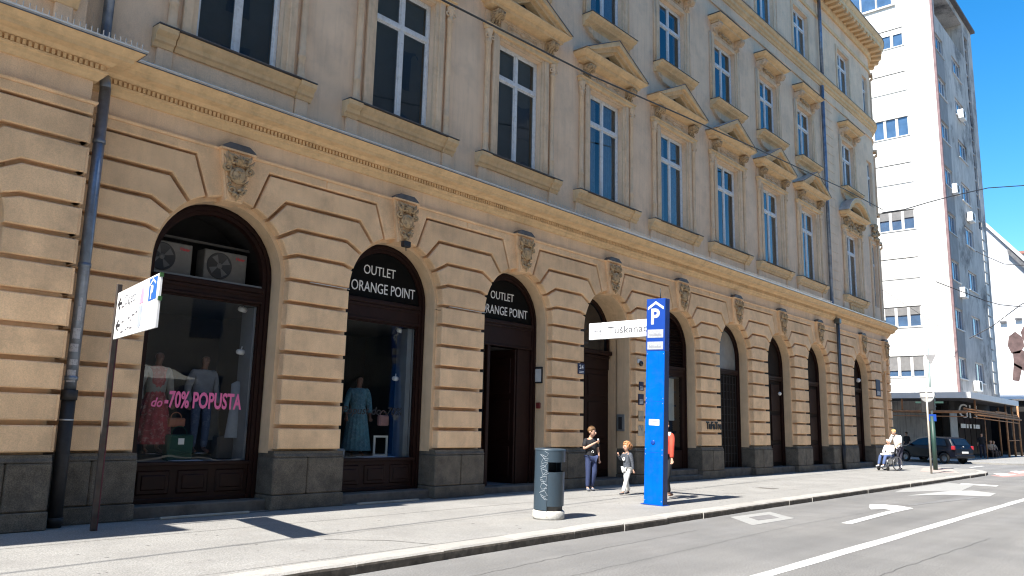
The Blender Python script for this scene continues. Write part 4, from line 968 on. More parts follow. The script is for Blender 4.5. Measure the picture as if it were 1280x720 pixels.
def figure(root, H, J, skin=SKIN, hs=1.0, look=(0,1,0), eyes=True, child=False, hands=True, fist=False, body_name='body'):
    """J: joint positions (fractions of H). One continuous skin: trunk, limbs, hands, neck and head with nose and ears."""
    D = dict(pel=(0,0,.53), spi=(0,0,.62), che=(0,0,.735), nb=(0,-.01,.825), nk=(0,.0,.86), hc=(0,.015,.925), ht=(0,.01,.975),
             shL=(-.105,0,.805), shR=(.105,0,.805), elL=(-.135,-.01,.64), elR=(.135,-.01,.64), wrL=(-.145,.03,.495), wrR=(.145,.03,.495),
             hiL=(-.055,0,.51), hiR=(.055,0,.51), knL=(-.06,.015,.28), knR=(.06,.015,.28), anL=(-.06,0,.045), anR=(.06,0,.045), toL=(-.07,.09,.018), toR=(.07,.09,.018))
    D.update(J); p = {k: tuple(x*H for x in v) for k, v in D.items()}; k = H
    V = []; E_ = []; R_ = []
    def add(pt, r, par=None):
        V.append(tuple(pt)); R_.append(r)
        if par is not None: E_.append((par, len(V)-1))
        return len(V)-1
    pel = add(p['pel'], (.078*k,.058*k)); sp_ = add(p['spi'], (.068*k,.050*k), pel); ch = add(p['che'], (.078*k,.055*k), sp_)
    nb = add(p['nb'], (.042*k,.036*k), ch); nk = add(p['nk'], .030*k, nb)
    hc = Vector(p['hc']); hl = Vector(look).normalized(); hr = .052*k*hs
    jaw = add(tuple(hc+Vector((0,0,-hr*.75))+hl*hr*.25), hr*.62, nk); skl = add(tuple(hc), hr*.92, jaw); top = add(tuple(hc+Vector((0,0,hr*.75))-hl*hr*.1), hr*.66, skl)
    for s, L_ in (('L',-1),('R',1)):
        sh = add(p['sh'+s], .034*k, ch); el = add(lerp(p['sh'+s],p['el'+s],.5), .027*k, sh); el2 = add(p['el'+s], .022*k, el)
        fa = add(lerp(p['el'+s],p['wr'+s],.4), .022*k, el2); wr = add(p['wr'+s], .014*k, fa)
        if hands:
            d = (Vector(p['wr'+s])-Vector(p['el'+s])).normalized(); sd = d.cross(Vector((0,1,0))); 
            if sd.length < .2: sd = Vector((L_,0,0))
            sd.normalize(); nn = sd.cross(d); W0 = Vector(p['wr'+s]); pm0 = W0+d*.028*k; palm = add(tuple(pm0), (.020*k,.010*k), wr)
            kn_ = add(tuple(W0+d*.048*k), (.019*k,.009*k), palm); cu = .55 if fist else .22
            for q in range(4):
                off = sd*(-.016+.0107*q)*k; ln = (.028,.034,.032,.025)[q]*k; b0 = Vector(V[kn_])+off
                a1 = add(tuple(b0+d*ln*.45-nn*ln*.1), .0052*k, kn_); add(tuple(b0+d*ln*(1-cu)-nn*ln*cu*1.2), .0042*k, a1)
            t1 = add(tuple(pm0+sd*.022*k*L_-nn*.004*k+d*.01*k), .006*k, palm); add(tuple(pm0+sd*.028*k*L_-nn*.012*k+d*.028*k), .005*k, t1)
        hi = add(p['hi'+s], .052*k, pel); th = add(lerp(p['hi'+s],p['kn'+s],.45), .045*k, hi); kn = add(p['kn'+s], .031*k, th)
        cf = add(lerp(p['kn'+s],p['an'+s],.35), .032*k, kn); an = add(p['an'+s], .019*k, cf); add(p['to'+s], (.020*k,.014*k), an)
    b = skin_mesh(body_name, V, E_, R_, skin, root)
    if eyes:
        sdv = hl.cross(Vector((0,0,1))).normalized()
        m = MB(); nz = hc+hl*hr*1.0-Vector((0,0,hr*.2)); m.ell(tuple(nz), (hr*.13,hr*.2,hr*.26), rot=(0,0,atan2(-hl.x,hl.y)), n=8, m=6)
        for s in (-1,1): m.ell(tuple(hc+sdv*s*hr*.92-Vector((0,0,hr*.15))), (hr*.12,hr*.2,hr*.28), rot=(0,0,atan2(-hl.x,hl.y)), n=8, m=6)
        m.done('nose_and_ears', skin, root)
        m = MB(); 
        for s in (-1,1): m.ell(tuple(hc+hl*hr*.86+sdv*s*hr*.34+Vector((0,0,hr*.02))), (hr*.13,)*3, n=8, m=6)
        m.done('eyes', EYE, root)
        m = MB(); m.ell(tuple(hc+hl*hr*.84-Vector((0,0,hr*.55))), (hr*.26,hr*.08,hr*.06), rot=(0,0,atan2(-hl.x,hl.y)), n=8, m=5); m.done('mouth', mat('lips',(0.40,0.16,0.13),.5,var=0), root)
    return p, hc, hr, hl
def garment(name, root, pts, edges, rad, m, sub=2): return skin_mesh(name, pts, edges, rad, m, root, sub)
def shirt(root, p, k, m, sleeve=.5, hem=.50, fat=1.0, name='shirt'):
    V = [lerp(p['pel'],p['spi'],(hem-.53)/.09) if False else (p['pel'][0],p['pel'][1],p['pel'][2]+(hem-.545)*k), p['spi'], p['che'], p['nb']]
    R_ = [(.100*k*fat,.074*k*fat),(.094*k*fat,.068*k*fat),(.094*k*fat,.068*k*fat),(.062*k,.056*k)]; E_ = [(0,1),(1,2),(2,3)]
    for s in 'LR':
        a = len(V); V.append(p['sh'+s]); R_.append(.042*k*fat); E_.append((2,a))
        if sleeve <= .5: V.append(lerp(p['sh'+s],p['el'+s],sleeve*1.6)); R_.append(.036*k*fat); E_.append((a,a+1))
        else:
            V.append(p['el'+s]); R_.append(.031*k*fat); E_.append((a,a+1)); V.append(lerp(p['el'+s],p['wr'+s],(sleeve-.5)*2)); R_.append(.025*k*fat); E_.append((a+1,a+2))
    return garment(name, root, V, E_, R_, m)
def trousers(root, p, k, m, length=1.0, fat=1.0, name='trousers', flare=0.0):
    V = [p['pel']]; R_ = [(.076*k*fat,.056*k*fat)]; E_ = []
    for s in 'LR':
        a = len(V); V += [p['hi'+s], lerp(p['hi'+s],p['kn'+s],.5), p['kn'+s], lerp(p['kn'+s],p['an'+s],.5*length), lerp(p['kn'+s],p['an'+s],.97*length)]
        R_ += [.048*k*fat,.047*k*fat,.040*k*fat,(.036+flare*.5)*k*fat,(.030+flare)*k*fat]; E_ += [(0,a),(a,a+1),(a+1,a+2),(a+2,a+3),(a+3,a+4)]
    return garment(name, root, V, E_, R_, m)
def shoes(root, p, k, m, sole=None):
    for s in 'LR':
        a, t = Vector(p['an'+s]), Vector(p['to'+s]); d = (t-a); d.z = 0; d.normalize()
        V = [tuple(a-d*.02*k-Vector((0,0,.012*k))), tuple(a+d*.03*k-Vector((0,0,.016*k))), tuple(Vector(t)+d*.012*k)]; z0 = min(p['to'+s][2]-.0, 9)
        o = skin_mesh('shoe', V, [(0,1),(1,2)], [(.026*k,.026*k),(.026*k,.024*k),(.026*k,.016*k)], m, root)
def hair(root, hc, hr, hl, m, style='short', name='hair'):
    mb = MB(); r = random.Random(len(name)+int(hr*1e4)); b = hc-hl*hr*.16+Vector((0,0,hr*.30))
    rz = atan2(-hl.x, hl.y)
    mb.ell(tuple(b), (hr*1.0,hr*1.0,hr*.92), rot=(0,0,rz), n=18, m=12)
    n = 70 if style == 'short' else 150
    for i in range(n):
        q = r.uniform(0,2*pi); t = r.uniform(0,1.25 if style == 'short' else 2.1)
        v = Vector((sin(t)*cos(q), sin(t)*sin(q), cos(t)))
        if v.dot(hl) > .45 and v.z < .65: continue
        pt = b+v*hr*.93; L_ = hr*(.22 if style == 'short' else .5)
        if style == 'curly':
            mb.ell(tuple(pt+v*hr*.12), (hr*.24,hr*.20,hr*.24), rot=(q,t,0), n=6, m=4)
        else: mb.tube([tuple(pt), tuple(pt+v*L_*.5+Vector((0,0,-L_*.2))), tuple(pt+v*L_*.4-Vector((0,0,L_*.9)))], [hr*.10,hr*.07,hr*.01], 5)
    if style == 'curly':
        back = hc-hl*hr*1.15+Vector((0,0,-hr*.15))
        for i in range(60):
            v = Vector((r.gauss(0,1),r.gauss(0,1),r.gauss(0,1))).normalized(); mb.ell(tuple(back+v*hr*.72), (hr*.2,)*3, n=6, m=4)
    # keep the face clear
    nv = []
    for q in mb.v:
        d = Vector(q)-hc
        if d.dot(hl) > hr*.45 and d.z < hr*.42: q = tuple(Vector(q)-hl*(d.dot(hl)-hr*.40))
        nv.append(q)
    mb.v = nv; return mb.done(name, m, root)

def fabric(name, col, **k): return mat(name, col, .85, var=k.pop('var',.12), scale=k.pop('scale',9), bump=.3, bscale=50, **k)
# --- boy in black T-shirt holding an ice cream, looking to his left hand, front view slightly turned
b = thing('person','boy in black T-shirt and blue tracksuit trousers eating beside the wooden gate','person',(15.75,-.66,0), radians(155))
k = 1.52
p, hc, hr, hl = figure(b, k, dict(shL=(-.10,0,.79),shR=(.10,0,.79),elR=(.14,.02,.64),wrR=(-.005,.135,.745),elL=(-.13,-.01,.63),wrL=(-.13,.03,.49),nb=(0,-.005,.81),nk=(0,.0,.845),hc=(.0,.035,.915),
    pel=(0,0,.52), hiL=(-.05,0,.50),hiR=(.05,0,.50),knL=(-.045,.03,.28),knR=(.055,.01,.28),anL=(-.03,-.04,.05),anR=(.06,.0,.045),toL=(-.02,.05,.02),toR=(.085,.085,.018)), hs=1.28, look=(-.45,.87,-.2), fist=True)
shirt(b, p, k, fabric('black_cotton',(0.018,0.018,0.022)), .5, .475, 1.12, 'tshirt'); trousers(b, p, k, fabric('blue_tracksuit',(0.03,0.045,0.115)), 1.0, 1.08)
shoes(b, p, k, fabric('grey_trainers',(0.16,0.17,0.20))); hair(b, hc, hr, hl, mat('brown_hair',(0.16,0.085,0.035),.6,var=.3,scale=40), 'short')
m = MB(); w = Vector(p['wrR'])+Vector((-.05,.035,.02)); m.lathe([(.004,-.05),(.018,.03),(.02,.035)], tuple(w), n=10); m.done('cone', mat('wafer',(0.5,0.3,0.13),.8), b)
m = MB(); m.ell((w.x,w.y,w.z+.05), (.022,.022,.026)); m.done('ice_cream', mat('ice_cream',(0.8,0.78,0.74),.5,var=0), b)
m = MB(); m.torus((.0,-.0,0),.028,.006,n=14,m=5,a0=-1.2,a1=4.3); m.move(Matrix.Translation((.02,.066*k*1.08+.012,.60*k))); m.done('shirt_print', WLET, b)
# --- little girl
g = thing('person','small fair curly-haired girl in dark patterned top and white trousers walking on the pavement','person',(15.55,-1.82,0), radians(70))
k = 1.20
p, hc, hr, hl = figure(g, k, dict(shL=(-.10,0,.765),shR=(.10,0,.765),elR=(.14,.05,.64),wrR=(.07,.15,.73),elL=(-.135,-.02,.61),wrL=(-.15,-.03,.47),nb=(0,-.005,.78),nk=(0,.005,.81),hc=(.0,.02,.895),
    pel=(0,0,.49),spi=(0,.0,.58),che=(0,0,.70),hiL=(-.05,0,.47),hiR=(.05,0,.47),knL=(-.05,.06,.27),knR=(.05,-.01,.27),anL=(-.05,.13,.05),anR=(.05,-.07,.055),toL=(-.055,.21,.025),toR=(.055,.01,.02)), hs=1.36, look=(-.1,.98,-.1), fist=True)
shirt(g, p, k, fabric('dark_patterned_knit',(0.06,0.07,0.09), speck=.8, spscale=90, dirt=(0.25,0.26,0.28), dscale=60, damt=.5), 1.0, .44, 1.05, 'top'); trousers(g, p, k, fabric('white_denim',(0.66,0.66,0.64)), 1.0, 1.08, flare=.006)
shoes(g, p, k, fabric('dark_shoes',(0.05,0.05,0.06))); hair(g, hc, hr, hl, mat('strawberry_blond_hair',(0.42,0.20,0.085),.6,var=.35,scale=60), 'curly')
m = MB(); m.torus((0,0,0),.032,.012,n=14,m=5); m.move(Matrix.Translation((0,.064*k+.02,.66*k))); m.done('shirt_print', WLET, g)
# --- walker behind the parking pillar
w_ = thing('person','person in red and white top and black trousers walking, mostly hidden behind the blue pillar','person',(15.47,-2.86,0), radians(-90))
k = 1.70
p, hc, hr, hl = figure(w_, k, dict(knL=(-.055,.09,.29),anL=(-.05,.17,.055),toL=(-.055,.255,.035),knR=(.055,-.05,.285),anR=(.05,-.20,.085),toR=(.055,-.14,.03),elR=(.14,-.07,.65),wrR=(.15,-.09,.51),elL=(-.14,.03,.65),wrL=(-.14,.10,.52)))
shirt(w_, p, k, fabric('red_cotton',(0.55,0.07,0.04)), 1.0, .48, 1.1, 'jacket'); trousers(w_, p, k, fabric('black_cotton',(0.018,0.018,0.022)), 1.0, 1.1)
shoes(w_, p, k, fabric('tan_shoes',(0.36,0.20,0.13))); hair(w_, hc, hr, hl, mat('brown_hair',(0.16,0.085,0.035)), 'short')
shirt(w_, {**p, 'elL':lerp(p['shL'],p['elL'],.4),'elR':lerp(p['shR'],p['elR'],.4)}, k, fabric('white_cotton',(0.75,0.75,0.74)), .4, .66, 1.14, 'vest')

# --- wheelchair, its rider and the person pushing
WC = (35.55,-1.55,0); WR = radians(68)
wc = thing('wheelchair','black wheelchair rolling along the pavement near the corner','wheelchair',WC, WR)
BLK = mat('black_vinyl',(0.02,0.02,0.022),.5,var=.1); CHR = mat('chromed_tube',(0.5,0.5,0.52),.25,metal=.9,var=0); RUB = mat('rubber',(0.02,0.02,0.02),.7,var=.1)
for s in (-1,1):
    m = MB(); m.torus((s*.30,-.12,.30),.285,.016,axis='x',n=28,m=6); wl = m.done('wheel', RUB, wc)
    m = MB(); m.torus((s*.325,-.12,.30),.26,.008,axis='x',n=28,m=5); m.torus((s*.30,-.12,.30),.268,.008,axis='x',n=28,m=5); m.ell((s*.30,-.12,.30),(.03,.035,.035)); m.done('hand_rim', CHR, wl)
    m = MB()
    for i in range(14): q = 2*pi*i/14; m.tube([(s*.30,-.12,.30),(s*.30,-.12+.265*cos(q),.30+.265*sin(q))],.003,4,smooth=False)
    m.done('spokes', CHR, wl)
    m = MB(); m.torus((s*.22,.36,.09),.075,.018,axis='x',n=16,m=6); m.lathe([(0,-.01),(.07,-.01),(.07,.01),(0,.01)],(s*.22,.36,.09),n=14,axis='x'); m.done('castor', RUB, wc)
    m = MB(); m.tube([(s*.24,-.30,.98),(s*.24,-.22,.92),(s*.24,-.20,.48),(s*.24,-.20,.28)],.013,8); m.tube([(s*.24,-.20,.48),(s*.24,.28,.48),(s*.22,.36,.42),(s*.20,.48,.14)],.013,8); m.tube([(s*.24,-.20,.28),(s*.22,.34,.26),(s*.22,.36,.12)],.012,8); m.tube([(s*.26,-.18,.72),(s*.26,.16,.72),(s*.26,.20,.50)],.013,8); m.done('frame', CHR if s<0 else BLK, wc)
    m = MB(); m.box(s*.26-.03,s*.26+.03,-.14,.15,.725,.76,b=.012); m.done('armrest', BLK, wc)
    m = MB(); m.box(s*.12-.08,s*.12+.08,.46,.64,.11,.13,b=.008); m.done('footrest', BLK, wc)
m = MB(); m.box(-.23,.23,-.18,.26,.47,.53,b=.02); m.done('seat', BLK, wc); m = MB(); m.box(-.23,.23,-.23,-.19,.52,.94,b=.015); m.done('backrest', BLK, wc)
rd = thing('person','person in white top and blue jeans sitting in the wheelchair','person',WC, WR)
k = 1.62
p, hc, hr, hl = figure(rd, k, dict(pel=(0,-.06,.36),spi=(0,-.065,.45),che=(0,-.05,.56),nb=(0,-.04,.64),nk=(0,-.03,.67),hc=(0,.0,.73),shL=(-.11,-.05,.62),shR=(.11,-.05,.62),elL=(-.14,.0,.47),elR=(.14,.0,.47),wrL=(-.05,.12,.44),wrR=(.05,.12,.44),
    hiL=(-.055,-.02,.355),hiR=(.055,-.02,.355),knL=(-.075,.21,.37),knR=(.075,.21,.37),anL=(-.07,.30,.135),anR=(.07,.30,.135),toL=(-.075,.38,.105),toR=(.075,.38,.105)))
shirt(rd, p, k, fabric('white_cotton',(0.75,0.75,0.74)), .75, .34, 1.15); trousers(rd, p, k, fabric('blue_jeans',(0.07,0.11,0.24)), 1.0, 1.1); shoes(rd, p, k, fabric('pale_trainers',(0.5,0.52,0.56)))
hair(rd, hc, hr, hl, mat('grey_white_hair',(0.6,0.58,0.55),.6,var=.2,scale=50), 'short')
m = MB(); m.ell((0,.12*k,.405*k),(.17,.24,.07),n=14,m=8); m.done('lap_blanket', fabric('white_cotton',(0.75,0.75,0.74)), rd)
_dir = Vector((-sin(WR), cos(WR), 0))
ps = thing('person','blond person in white shirt leaning forward to push the wheelchair','person',(WC[0]-_dir.x*.66, WC[1]-_dir.y*.66, 0), WR)
k = 1.76
p, hc, hr, hl = figure(ps, k, dict(spi=(0,.02,.63),che=(0,.06,.735),nb=(0,.095,.82),nk=(0,.115,.845),hc=(0,.155,.895),shL=(-.11,.08,.80),shR=(.11,.08,.80),elL=(-.15,.13,.65),elR=(.15,.13,.65),wrL=(-.135,.26,.565),wrR=(.135,.26,.565),knL=(-.06,.06,.28),anL=(-.06,.06,.045),toL=(-.06,.15,.018),knR=(.06,-.02,.28),anR=(.06,-.12,.06),toR=(.06,-.05,.02)), look=(0,.85,-.5))
shirt(ps, p, k, fabric('white_cotton',(0.75,0.75,0.74)), .55, .46, 1.15); trousers(ps, p, k, fabric('dark_trousers',(0.03,0.03,0.05)), 1.0, 1.1); shoes(ps, p, k, fabric('dark_shoes',(0.05,0.05,0.06)))
hair(ps, hc, hr, hl, mat('blond_hair',(0.62,0.40,0.16),.6,var=.3,scale=60), 'short')

# --- mannequins
MSK = mat('brown_mannequin',(0.11,0.045,0.028),.4,var=.1)
def dress(root, rings, m, name='dress', folds=14, amp=.03, n=56):
    v = []; f = []
    for j, (z, rx, ry, y) in enumerate(rings):
        a = amp*max(0,(j-2)/(len(rings)-1))
        for i in range(n): q = 2*pi*i/n; g = 1+a/max(rx,.01)*sin(folds*q+.6*j); v.append((rx*g*cos(q), y+ry*g*sin(q), z))
    for j in range(len(rings)-1):
        for i in range(n): f.append((j*n+i, j*n+(i+1)%n, (j+1)*n+(i+1)%n, (j+1)*n+i))
    mb = MB(); mb.add(v, f, 0, True); return mb.done(name, m, root)
FL = .80
def mannequin(x, y, label, H=1.72, rz=pi, J={}, z=FL):
    t = thing('mannequin', label, 'mannequin', (x,y,z), rz)
    p, hc, hr, hl = figure(t, H, {**dict(elL=(-.15,-.02,.63),elR=(.15,-.02,.63),wrL=(-.15,.04,.49),wrR=(.15,.04,.49)), **J}, skin=MSK, eyes=False)
    m = MB(); m.lathe([(0,.0),(.16,.0),(.16,.012),(0,.015)], (0,0,.001), n=20); m.done('base', CHR, t)
    m = MB(); nz = hc+hl*hr*1.0-Vector((0,0,hr*.2)); m.ell(tuple(nz),(hr*.12,hr*.2,hr*.26)); m.done('nose', MSK, t)
    return t, p
REDD = mat('red_patterned_dress',(0.20,0.012,0.02),.8,var=.3,scale=12,vcol=(0.28,0.03,0.04),dirt=(0.40,0.26,0.24),dscale=14,damt=.75)
t, p = mannequin(5.93, FY+.62, 'mannequin in a long red patterned dress and white cardigan in the first display window', z=FL+.10)
dress(t, [(1.44,.06,.05,0),(1.40,.17,.09,0),(1.2,.16,.12,0),(1.04,.13,.10,0),(.85,.19,.14,0),(.5,.27,.22,0),(.16,.31,.25,0)], REDD)
shirt(t, {k_: v for k_, v in p.items()}, 1.72, fabric('dull_white_wool',(0.20,0.20,0.19)), .95, .55, 1.12, 'cardigan'); 
t, p = mannequin(6.74, FY+.62, 'mannequin in grey knitted jumper and blue jeans in the first display window', z=FL+.10)
shirt(t, p, 1.72, fabric('grey_knit',(0.17,0.18,0.20),speck=.1), 1.0, .52, 1.22, 'jumper'); trousers(t, p, 1.72, fabric('faded_jeans',(0.035,0.055,0.11),dirt=(0.14,0.18,0.24),dscale=10,damt=.6), 1.0, 1.05)
m = MB(); m.box(-.14,.14,.10,.17,.90,1.02,b=.03); m.done('belt_bag', fabric('navy_leather',(0.02,0.03,0.07)), t)
t, p = mannequin(10.12, FY+.66, 'mannequin in a long blue dress with long sleeves in the second display window', 1.66, pi-.35)
BLD = mat('blue_patterned_dress',(0.035,0.11,0.17),.8,var=.3,scale=16,vcol=(0.05,0.16,0.22),dirt=(0.15,0.27,0.33),dscale=22,damt=.6)
dress(t, [(1.38,.06,.05,0),(1.34,.17,.10,0),(1.15,.17,.13,0),(1.00,.15,.12,0),(.8,.2,.15,0),(.5,.24,.19,0),(.12,.29,.23,0)], BLD, folds=18)
shirt(t, p, 1.66, BLD, .9, .6, 1.2, 'dress_top')
# things standing in the windows
def bag(x, y, z, w, h, d, m, label, rz=0, strap=True):
    t = thing('handbag', label, 'bag', (x,y,z), rz); b = MB(); b.box(-w/2,w/2,-d/2,d/2,0,h,b=.025); b.done('bag_body', m, t)
    if strap: b = MB(); b.torus((0,0,h),w*.30,.008,axis='y',a0=0,a1=pi,n=14,m=5); b.done('strap', m, t)
bag(6.28, FY+.38, FL, .44, .42, .18, fabric('green_leather',(0.006,0.05,0.03)), 'green handbag on the floor of the first display window')
m = MB(); m.box(-.05,.05,-.096,-.092,.26,.36); o = m.done('label', WLET, [q for q in bpy.data.objects if q.name == 'handbag'][0])
bag(6.26, FY+.50, 1.34, .30, .15, .10, fabric('tan_leather',(0.30,0.12,0.07)), 'small brown handbag hung between the two mannequins')
bag(10.62, FY+.45, 1.42, .30, .22, .10, fabric('pink_leather',(0.32,0.17,0.17)), 'dusty pink handbag beside the blue dress', rz=.2)
bag(9.50, FY+.40, FL, .24, .17, .16, fabric('pale_box',(0.35,0.38,0.42)), 'pale box bag on the floor of the second display window', strap=False)
bag(7.16, FY+.55, FL, .30, .40, .22, fabric('black_cotton',(0.018,0.018,0.022)), 'black bag on the floor of the first display window beside the mullion', strap=False)
m = MB(); m.box(6.1,6.62,FY+.16,FY+.36,FL+.001,FL+.012); o = P('paper_sheet', m, mat('blueish_paper',(0.45,0.50,0.62),.7,var=.05), None); o['label'] = 'flat blue-white sheet on the first display window floor'; o['category'] = 'paper'
m = MB(); m.box(9.95,10.75,FY+.16,FY+.42,FL+.001,FL+.012); o = P('paper_sheet', m, mat('blueish_paper',(0.45,0.50,0.62)), None); o['label'] = 'flat pale sheet on the second display window floor below the dress'; o['category'] = 'paper'
t = thing('picture_frame','white empty frame standing on the second display window floor','frame',(10.72,FY+.62,FL),-.25)
m = MB(); m.box(-.16,-.12,-.015,.015,0,.42); m.box(.12,.16,-.015,.015,0,.42); m.box(-.12,.12,-.015,.015,0,.04); m.box(-.12,.12,-.015,.015,.38,.42); m.done('frame_bars', WLET, t)
# garments hung at the right of both windows, spotlights
for x, y, z0, z1, col, lb in ((7.28,FY+.42,1.15,2.15,(0.22,0.25,0.29),'pale blue garment hanging at the right edge of the first display window'),(7.05,FY+.8,1.1,2.0,(0.13,0.12,0.10),'dark brown garment hanging behind the jumper mannequin'),(9.42,FY+.9,1.0,2.1,(0.22,0.24,0.27),'grey garment hanging at the left of the second display window')):
    t = thing('garment', lb, 'clothing', (x,y,z0)); rr = [(z1-z0,.03,.02,0),(z1-z0-.05,.12,.05,0),(.5,.12,.06,0),(.02,.17,.08,0)]
    dress(t, rr, fabric('garment_%d' % int(col[0]*100), col), 'cloth', folds=8, amp=.02, n=32)
for x, y, z, lb in ((7.22,FY+.35,3.42,'white spotlight at the top of the first display window'),(7.24,FY+.33,2.66,'white spotlight halfway up the first display window side'),(10.86,FY+.33,3.42,'white spotlight at the top of the second display window'),(10.80,FY+.33,2.40,'white camera-like spotlight on the second display window side')):
    t = thing('spotlight', lb, 'lamp', (x,y,z), .5); m = MB(); m.lathe([(0,-.09),(.045,-.09),(.05,.07),(.04,.08),(0,.07)], (0,0,0), n=14, axis='x'); m.done('lamp_head', WHITE, t); m = MB(); m.tube([(0,0,.04),(.05,.02,.10),(.10,.03,.10)],.012,6); m.done('bracket', WHITE, t)
m = MB(); m.box(7.30,7.345,FY+.10,FY+.5,.80,3.45); P('window_strip', m, mat('blue_grey_strip',(0.13,0.145,0.165),.7)); m = MB(); m.box(11.02,11.06,FY+.10,FY+.6,.80,3.45); P('window_strip', m, mat('blue_grey_strip',(0.13,0.145,0.165),.7))
m = MB(); m.box(10.88,11.0,FY+.10,FY+.3,.8,3.45); 
P('window_strip', m, mat('blue_grey_strip',(0.13,0.145,0.165)))  # upright blue-grey strips just inside the shop glass

# ================================================================== STREET FURNITURE
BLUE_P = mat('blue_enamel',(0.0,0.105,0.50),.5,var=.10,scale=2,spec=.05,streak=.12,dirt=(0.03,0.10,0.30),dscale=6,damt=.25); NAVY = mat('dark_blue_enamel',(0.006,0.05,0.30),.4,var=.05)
SIGNW = mat('white_sign_face',(0.82,0.82,0.82),.5,var=.03,scale=4); SIGNB = mat('sign_back_aluminium',(0.35,0.35,0.36),.5,metal=.6,var=.1)
DIM = mat('grey_lettering',(0.20,0.21,0.24),.6,var=0); PBLUE = mat('parking_blue',(0.02,0.12,0.42),.5,var=0)
def chevron(mb, x, y, w, h, t, zc):     # roof mark over the P, in a facing -X plane: (y right = -Y)
    pass
# --- blue parking pillar
pl = thing('parking_pillar','tall bright blue parking pillar with white P and roof mark standing near the kerb','pillar',(14.06,-3.46,0))
pl.rotation_euler = (radians(1.6),0,0)
m = MB(); m.box(-.085,.085,-.215,.215,0,4.12,b=.008); m.done('column', BLUE_P, pl)
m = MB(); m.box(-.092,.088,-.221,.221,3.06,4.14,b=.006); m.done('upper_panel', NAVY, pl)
m = MB(); m.box(-.075,.095,-.2185,-.212,.0,3.06); m.box(.078,.092,-.217,.217,.0,3.06); m.done('shaded_side', mat('shaded_blue_side',(0.006,0.03,0.13),.45,var=.05), pl)  # shade on the sides away from the sun, painted as darker blue sheets
for z_ in (1.02,2.04): m = MB(); m.box(-.0858,-.0848,-.213,.213,z_,z_+.006); m.done('panel_seam', NAVY, pl)
for y_ in (-.19,.19):
    for z_ in (.08,.98,1.08,2.0,2.1,3.0): m = MB(); m.lathe([(0,-.004),(.009,-.003),(.010,0)],(-.085,y_,z_),n=8,axis='x'); m.done('screw', SIGNB, pl)
m = MB(); m.tube([(.0,-.05,4.12),(.0,-.05,4.36)],.012,6); m.done('spike', IRON, pl)
MX = lambda y, z: M_face((-.0945,y,z),(-1,0,0))           # faces the oncoming side; text runs towards -Y
lettering('P', .44, MX(.105,3.62), WLET, pl, bold=.012, fit=.20, depth=.001)
m = MB(); t_ = .045
m.prism([(.185,3.965),(0,4.085),(-.185,3.965),(-.185,3.965-.055),(0,4.085-.055),(.185,3.965-.055)], -.0955, -.093, axis='x'); m.done('roof_mark', WLET, pl)
GP = mat('pale_grey_display',(0.34,0.36,0.40),.6,var=.15,scale=30)
for z0_, z1_ in ((3.33,3.50),(3.09,3.25)):
    m = MB(); m.box(-.0965,-.0925,-.185,.185,z0_,z1_); d_ = m.done('display', GP, pl)
    m = MB(); r = random.Random(int(z0_*10))
    for i in range(11): y = -.14+.026*i; m.box(-.0975,-.096,y,y+.016,z0_+.035,z0_+.06+r.uniform(0,.03))
    m.done('display_marks', DIM, d_)
m = MB(); m.box(-.0885,-.0845,-.12,.12,1.56,1.68); d_ = m.done('sticker', SIGNW, pl); m = MB(); m.box(-.0895,-.088,-.09,.09,1.63,1.645); m.box(-.0895,-.088,-.07,.08,1.595,1.608); m.done('sticker_marks', DIM, d_)
m = MB(); m.ell((-.088,.02,1.22),(.012,.05,.05)); m.done('button', NAVY, pl)
m = MB(); m.box(-.13,.13,-.26,.26,.0,.012); m.done('base_plate', NAVY, pl)
# --- Tuskanac direction sign on its own post behind the pillar
ts = thing('direction_sign','white direction sign with a left arrow reading Tuskanac, projecting behind the blue pillar','sign',(14.24,-3.36,0))
m = MB(); m.tube([(0,0,0),(0,0,3.95)],.03,10); m.done('post', SIGNB, ts)
m = MB(); m.box(-.035,-.005,-.05,1.66,3.40,3.77,b=.01); bd = m.done('sign_board', SIGNW, ts)
M = Matrix.Translation((-.040,1.14,3.51)) @ M_face((0,0,0),(-1,0,0)); lettering('Tuškanac', .22, M, mat('dark_grey_lettering',(0.09,0.095,0.11),.6,var=0), ts, fit=1.0, depth=.001)
m = MB(); m.prism([(1.52,3.585),(1.43,3.645),(1.43,3.622),(1.485,3.593),(1.32,3.593),(1.32,3.577),(1.485,3.577),(1.43,3.548),(1.43,3.525)], -.0375, -.0345, axis='x'); m.done('arrow', DIM, ts)
# --- left sign on a rusty post beside the drainpipe
lsg = thing('direction_sign','white two-panel sign with blue P badge on a dark post by the drainpipe','sign',(4.43,-.80,0))
m = MB(); m.box(-.035,.035,-.022,.022,0,3.30,b=.006); m.done('post', mat('rusty_dark_post',(0.055,0.042,0.034),.7,var=.4,scale=7,dirt=(0.10,0.035,0.02),dscale=4,damt=.7), lsg)
m = MB(); m.box(.036,.050,-.02,.02,.0,3.2); m.done('post_strip', mat('faded_red_strip',(0.10,0.02,0.03),.7,var=.3,scale=5), lsg)
SA = atan2(-2.27, -.43)                       # board runs from the post towards the street and slightly to the left
bx = Matrix.Rotation(SA, 4, 'Z')              # local x = along board
def LB(mb): return mb.move(bx)
bdL = 2.28
for z0_, z1_, nm in ((2.865,3.17,'upper_panel'),(2.53,2.86,'lower_panel')):
    m = MB()
    for s in (0,):
        m.add([(0.03,.012,z0_),(bdL,.012,z0_-.02),(bdL,.012,z1_-.02),(.03,.012,z1_),(0.03,-.012,z0_),(bdL,-.012,z0_-.02),(bdL,-.012,z1_-.02),(.03,-.012,z1_)],[(0,1,2,3),(7,6,5,4),(0,4,5,1),(1,5,6,2),(2,6,7,3),(3,7,4,0)])
    LB(m).done(nm, SIGNW, lsg)
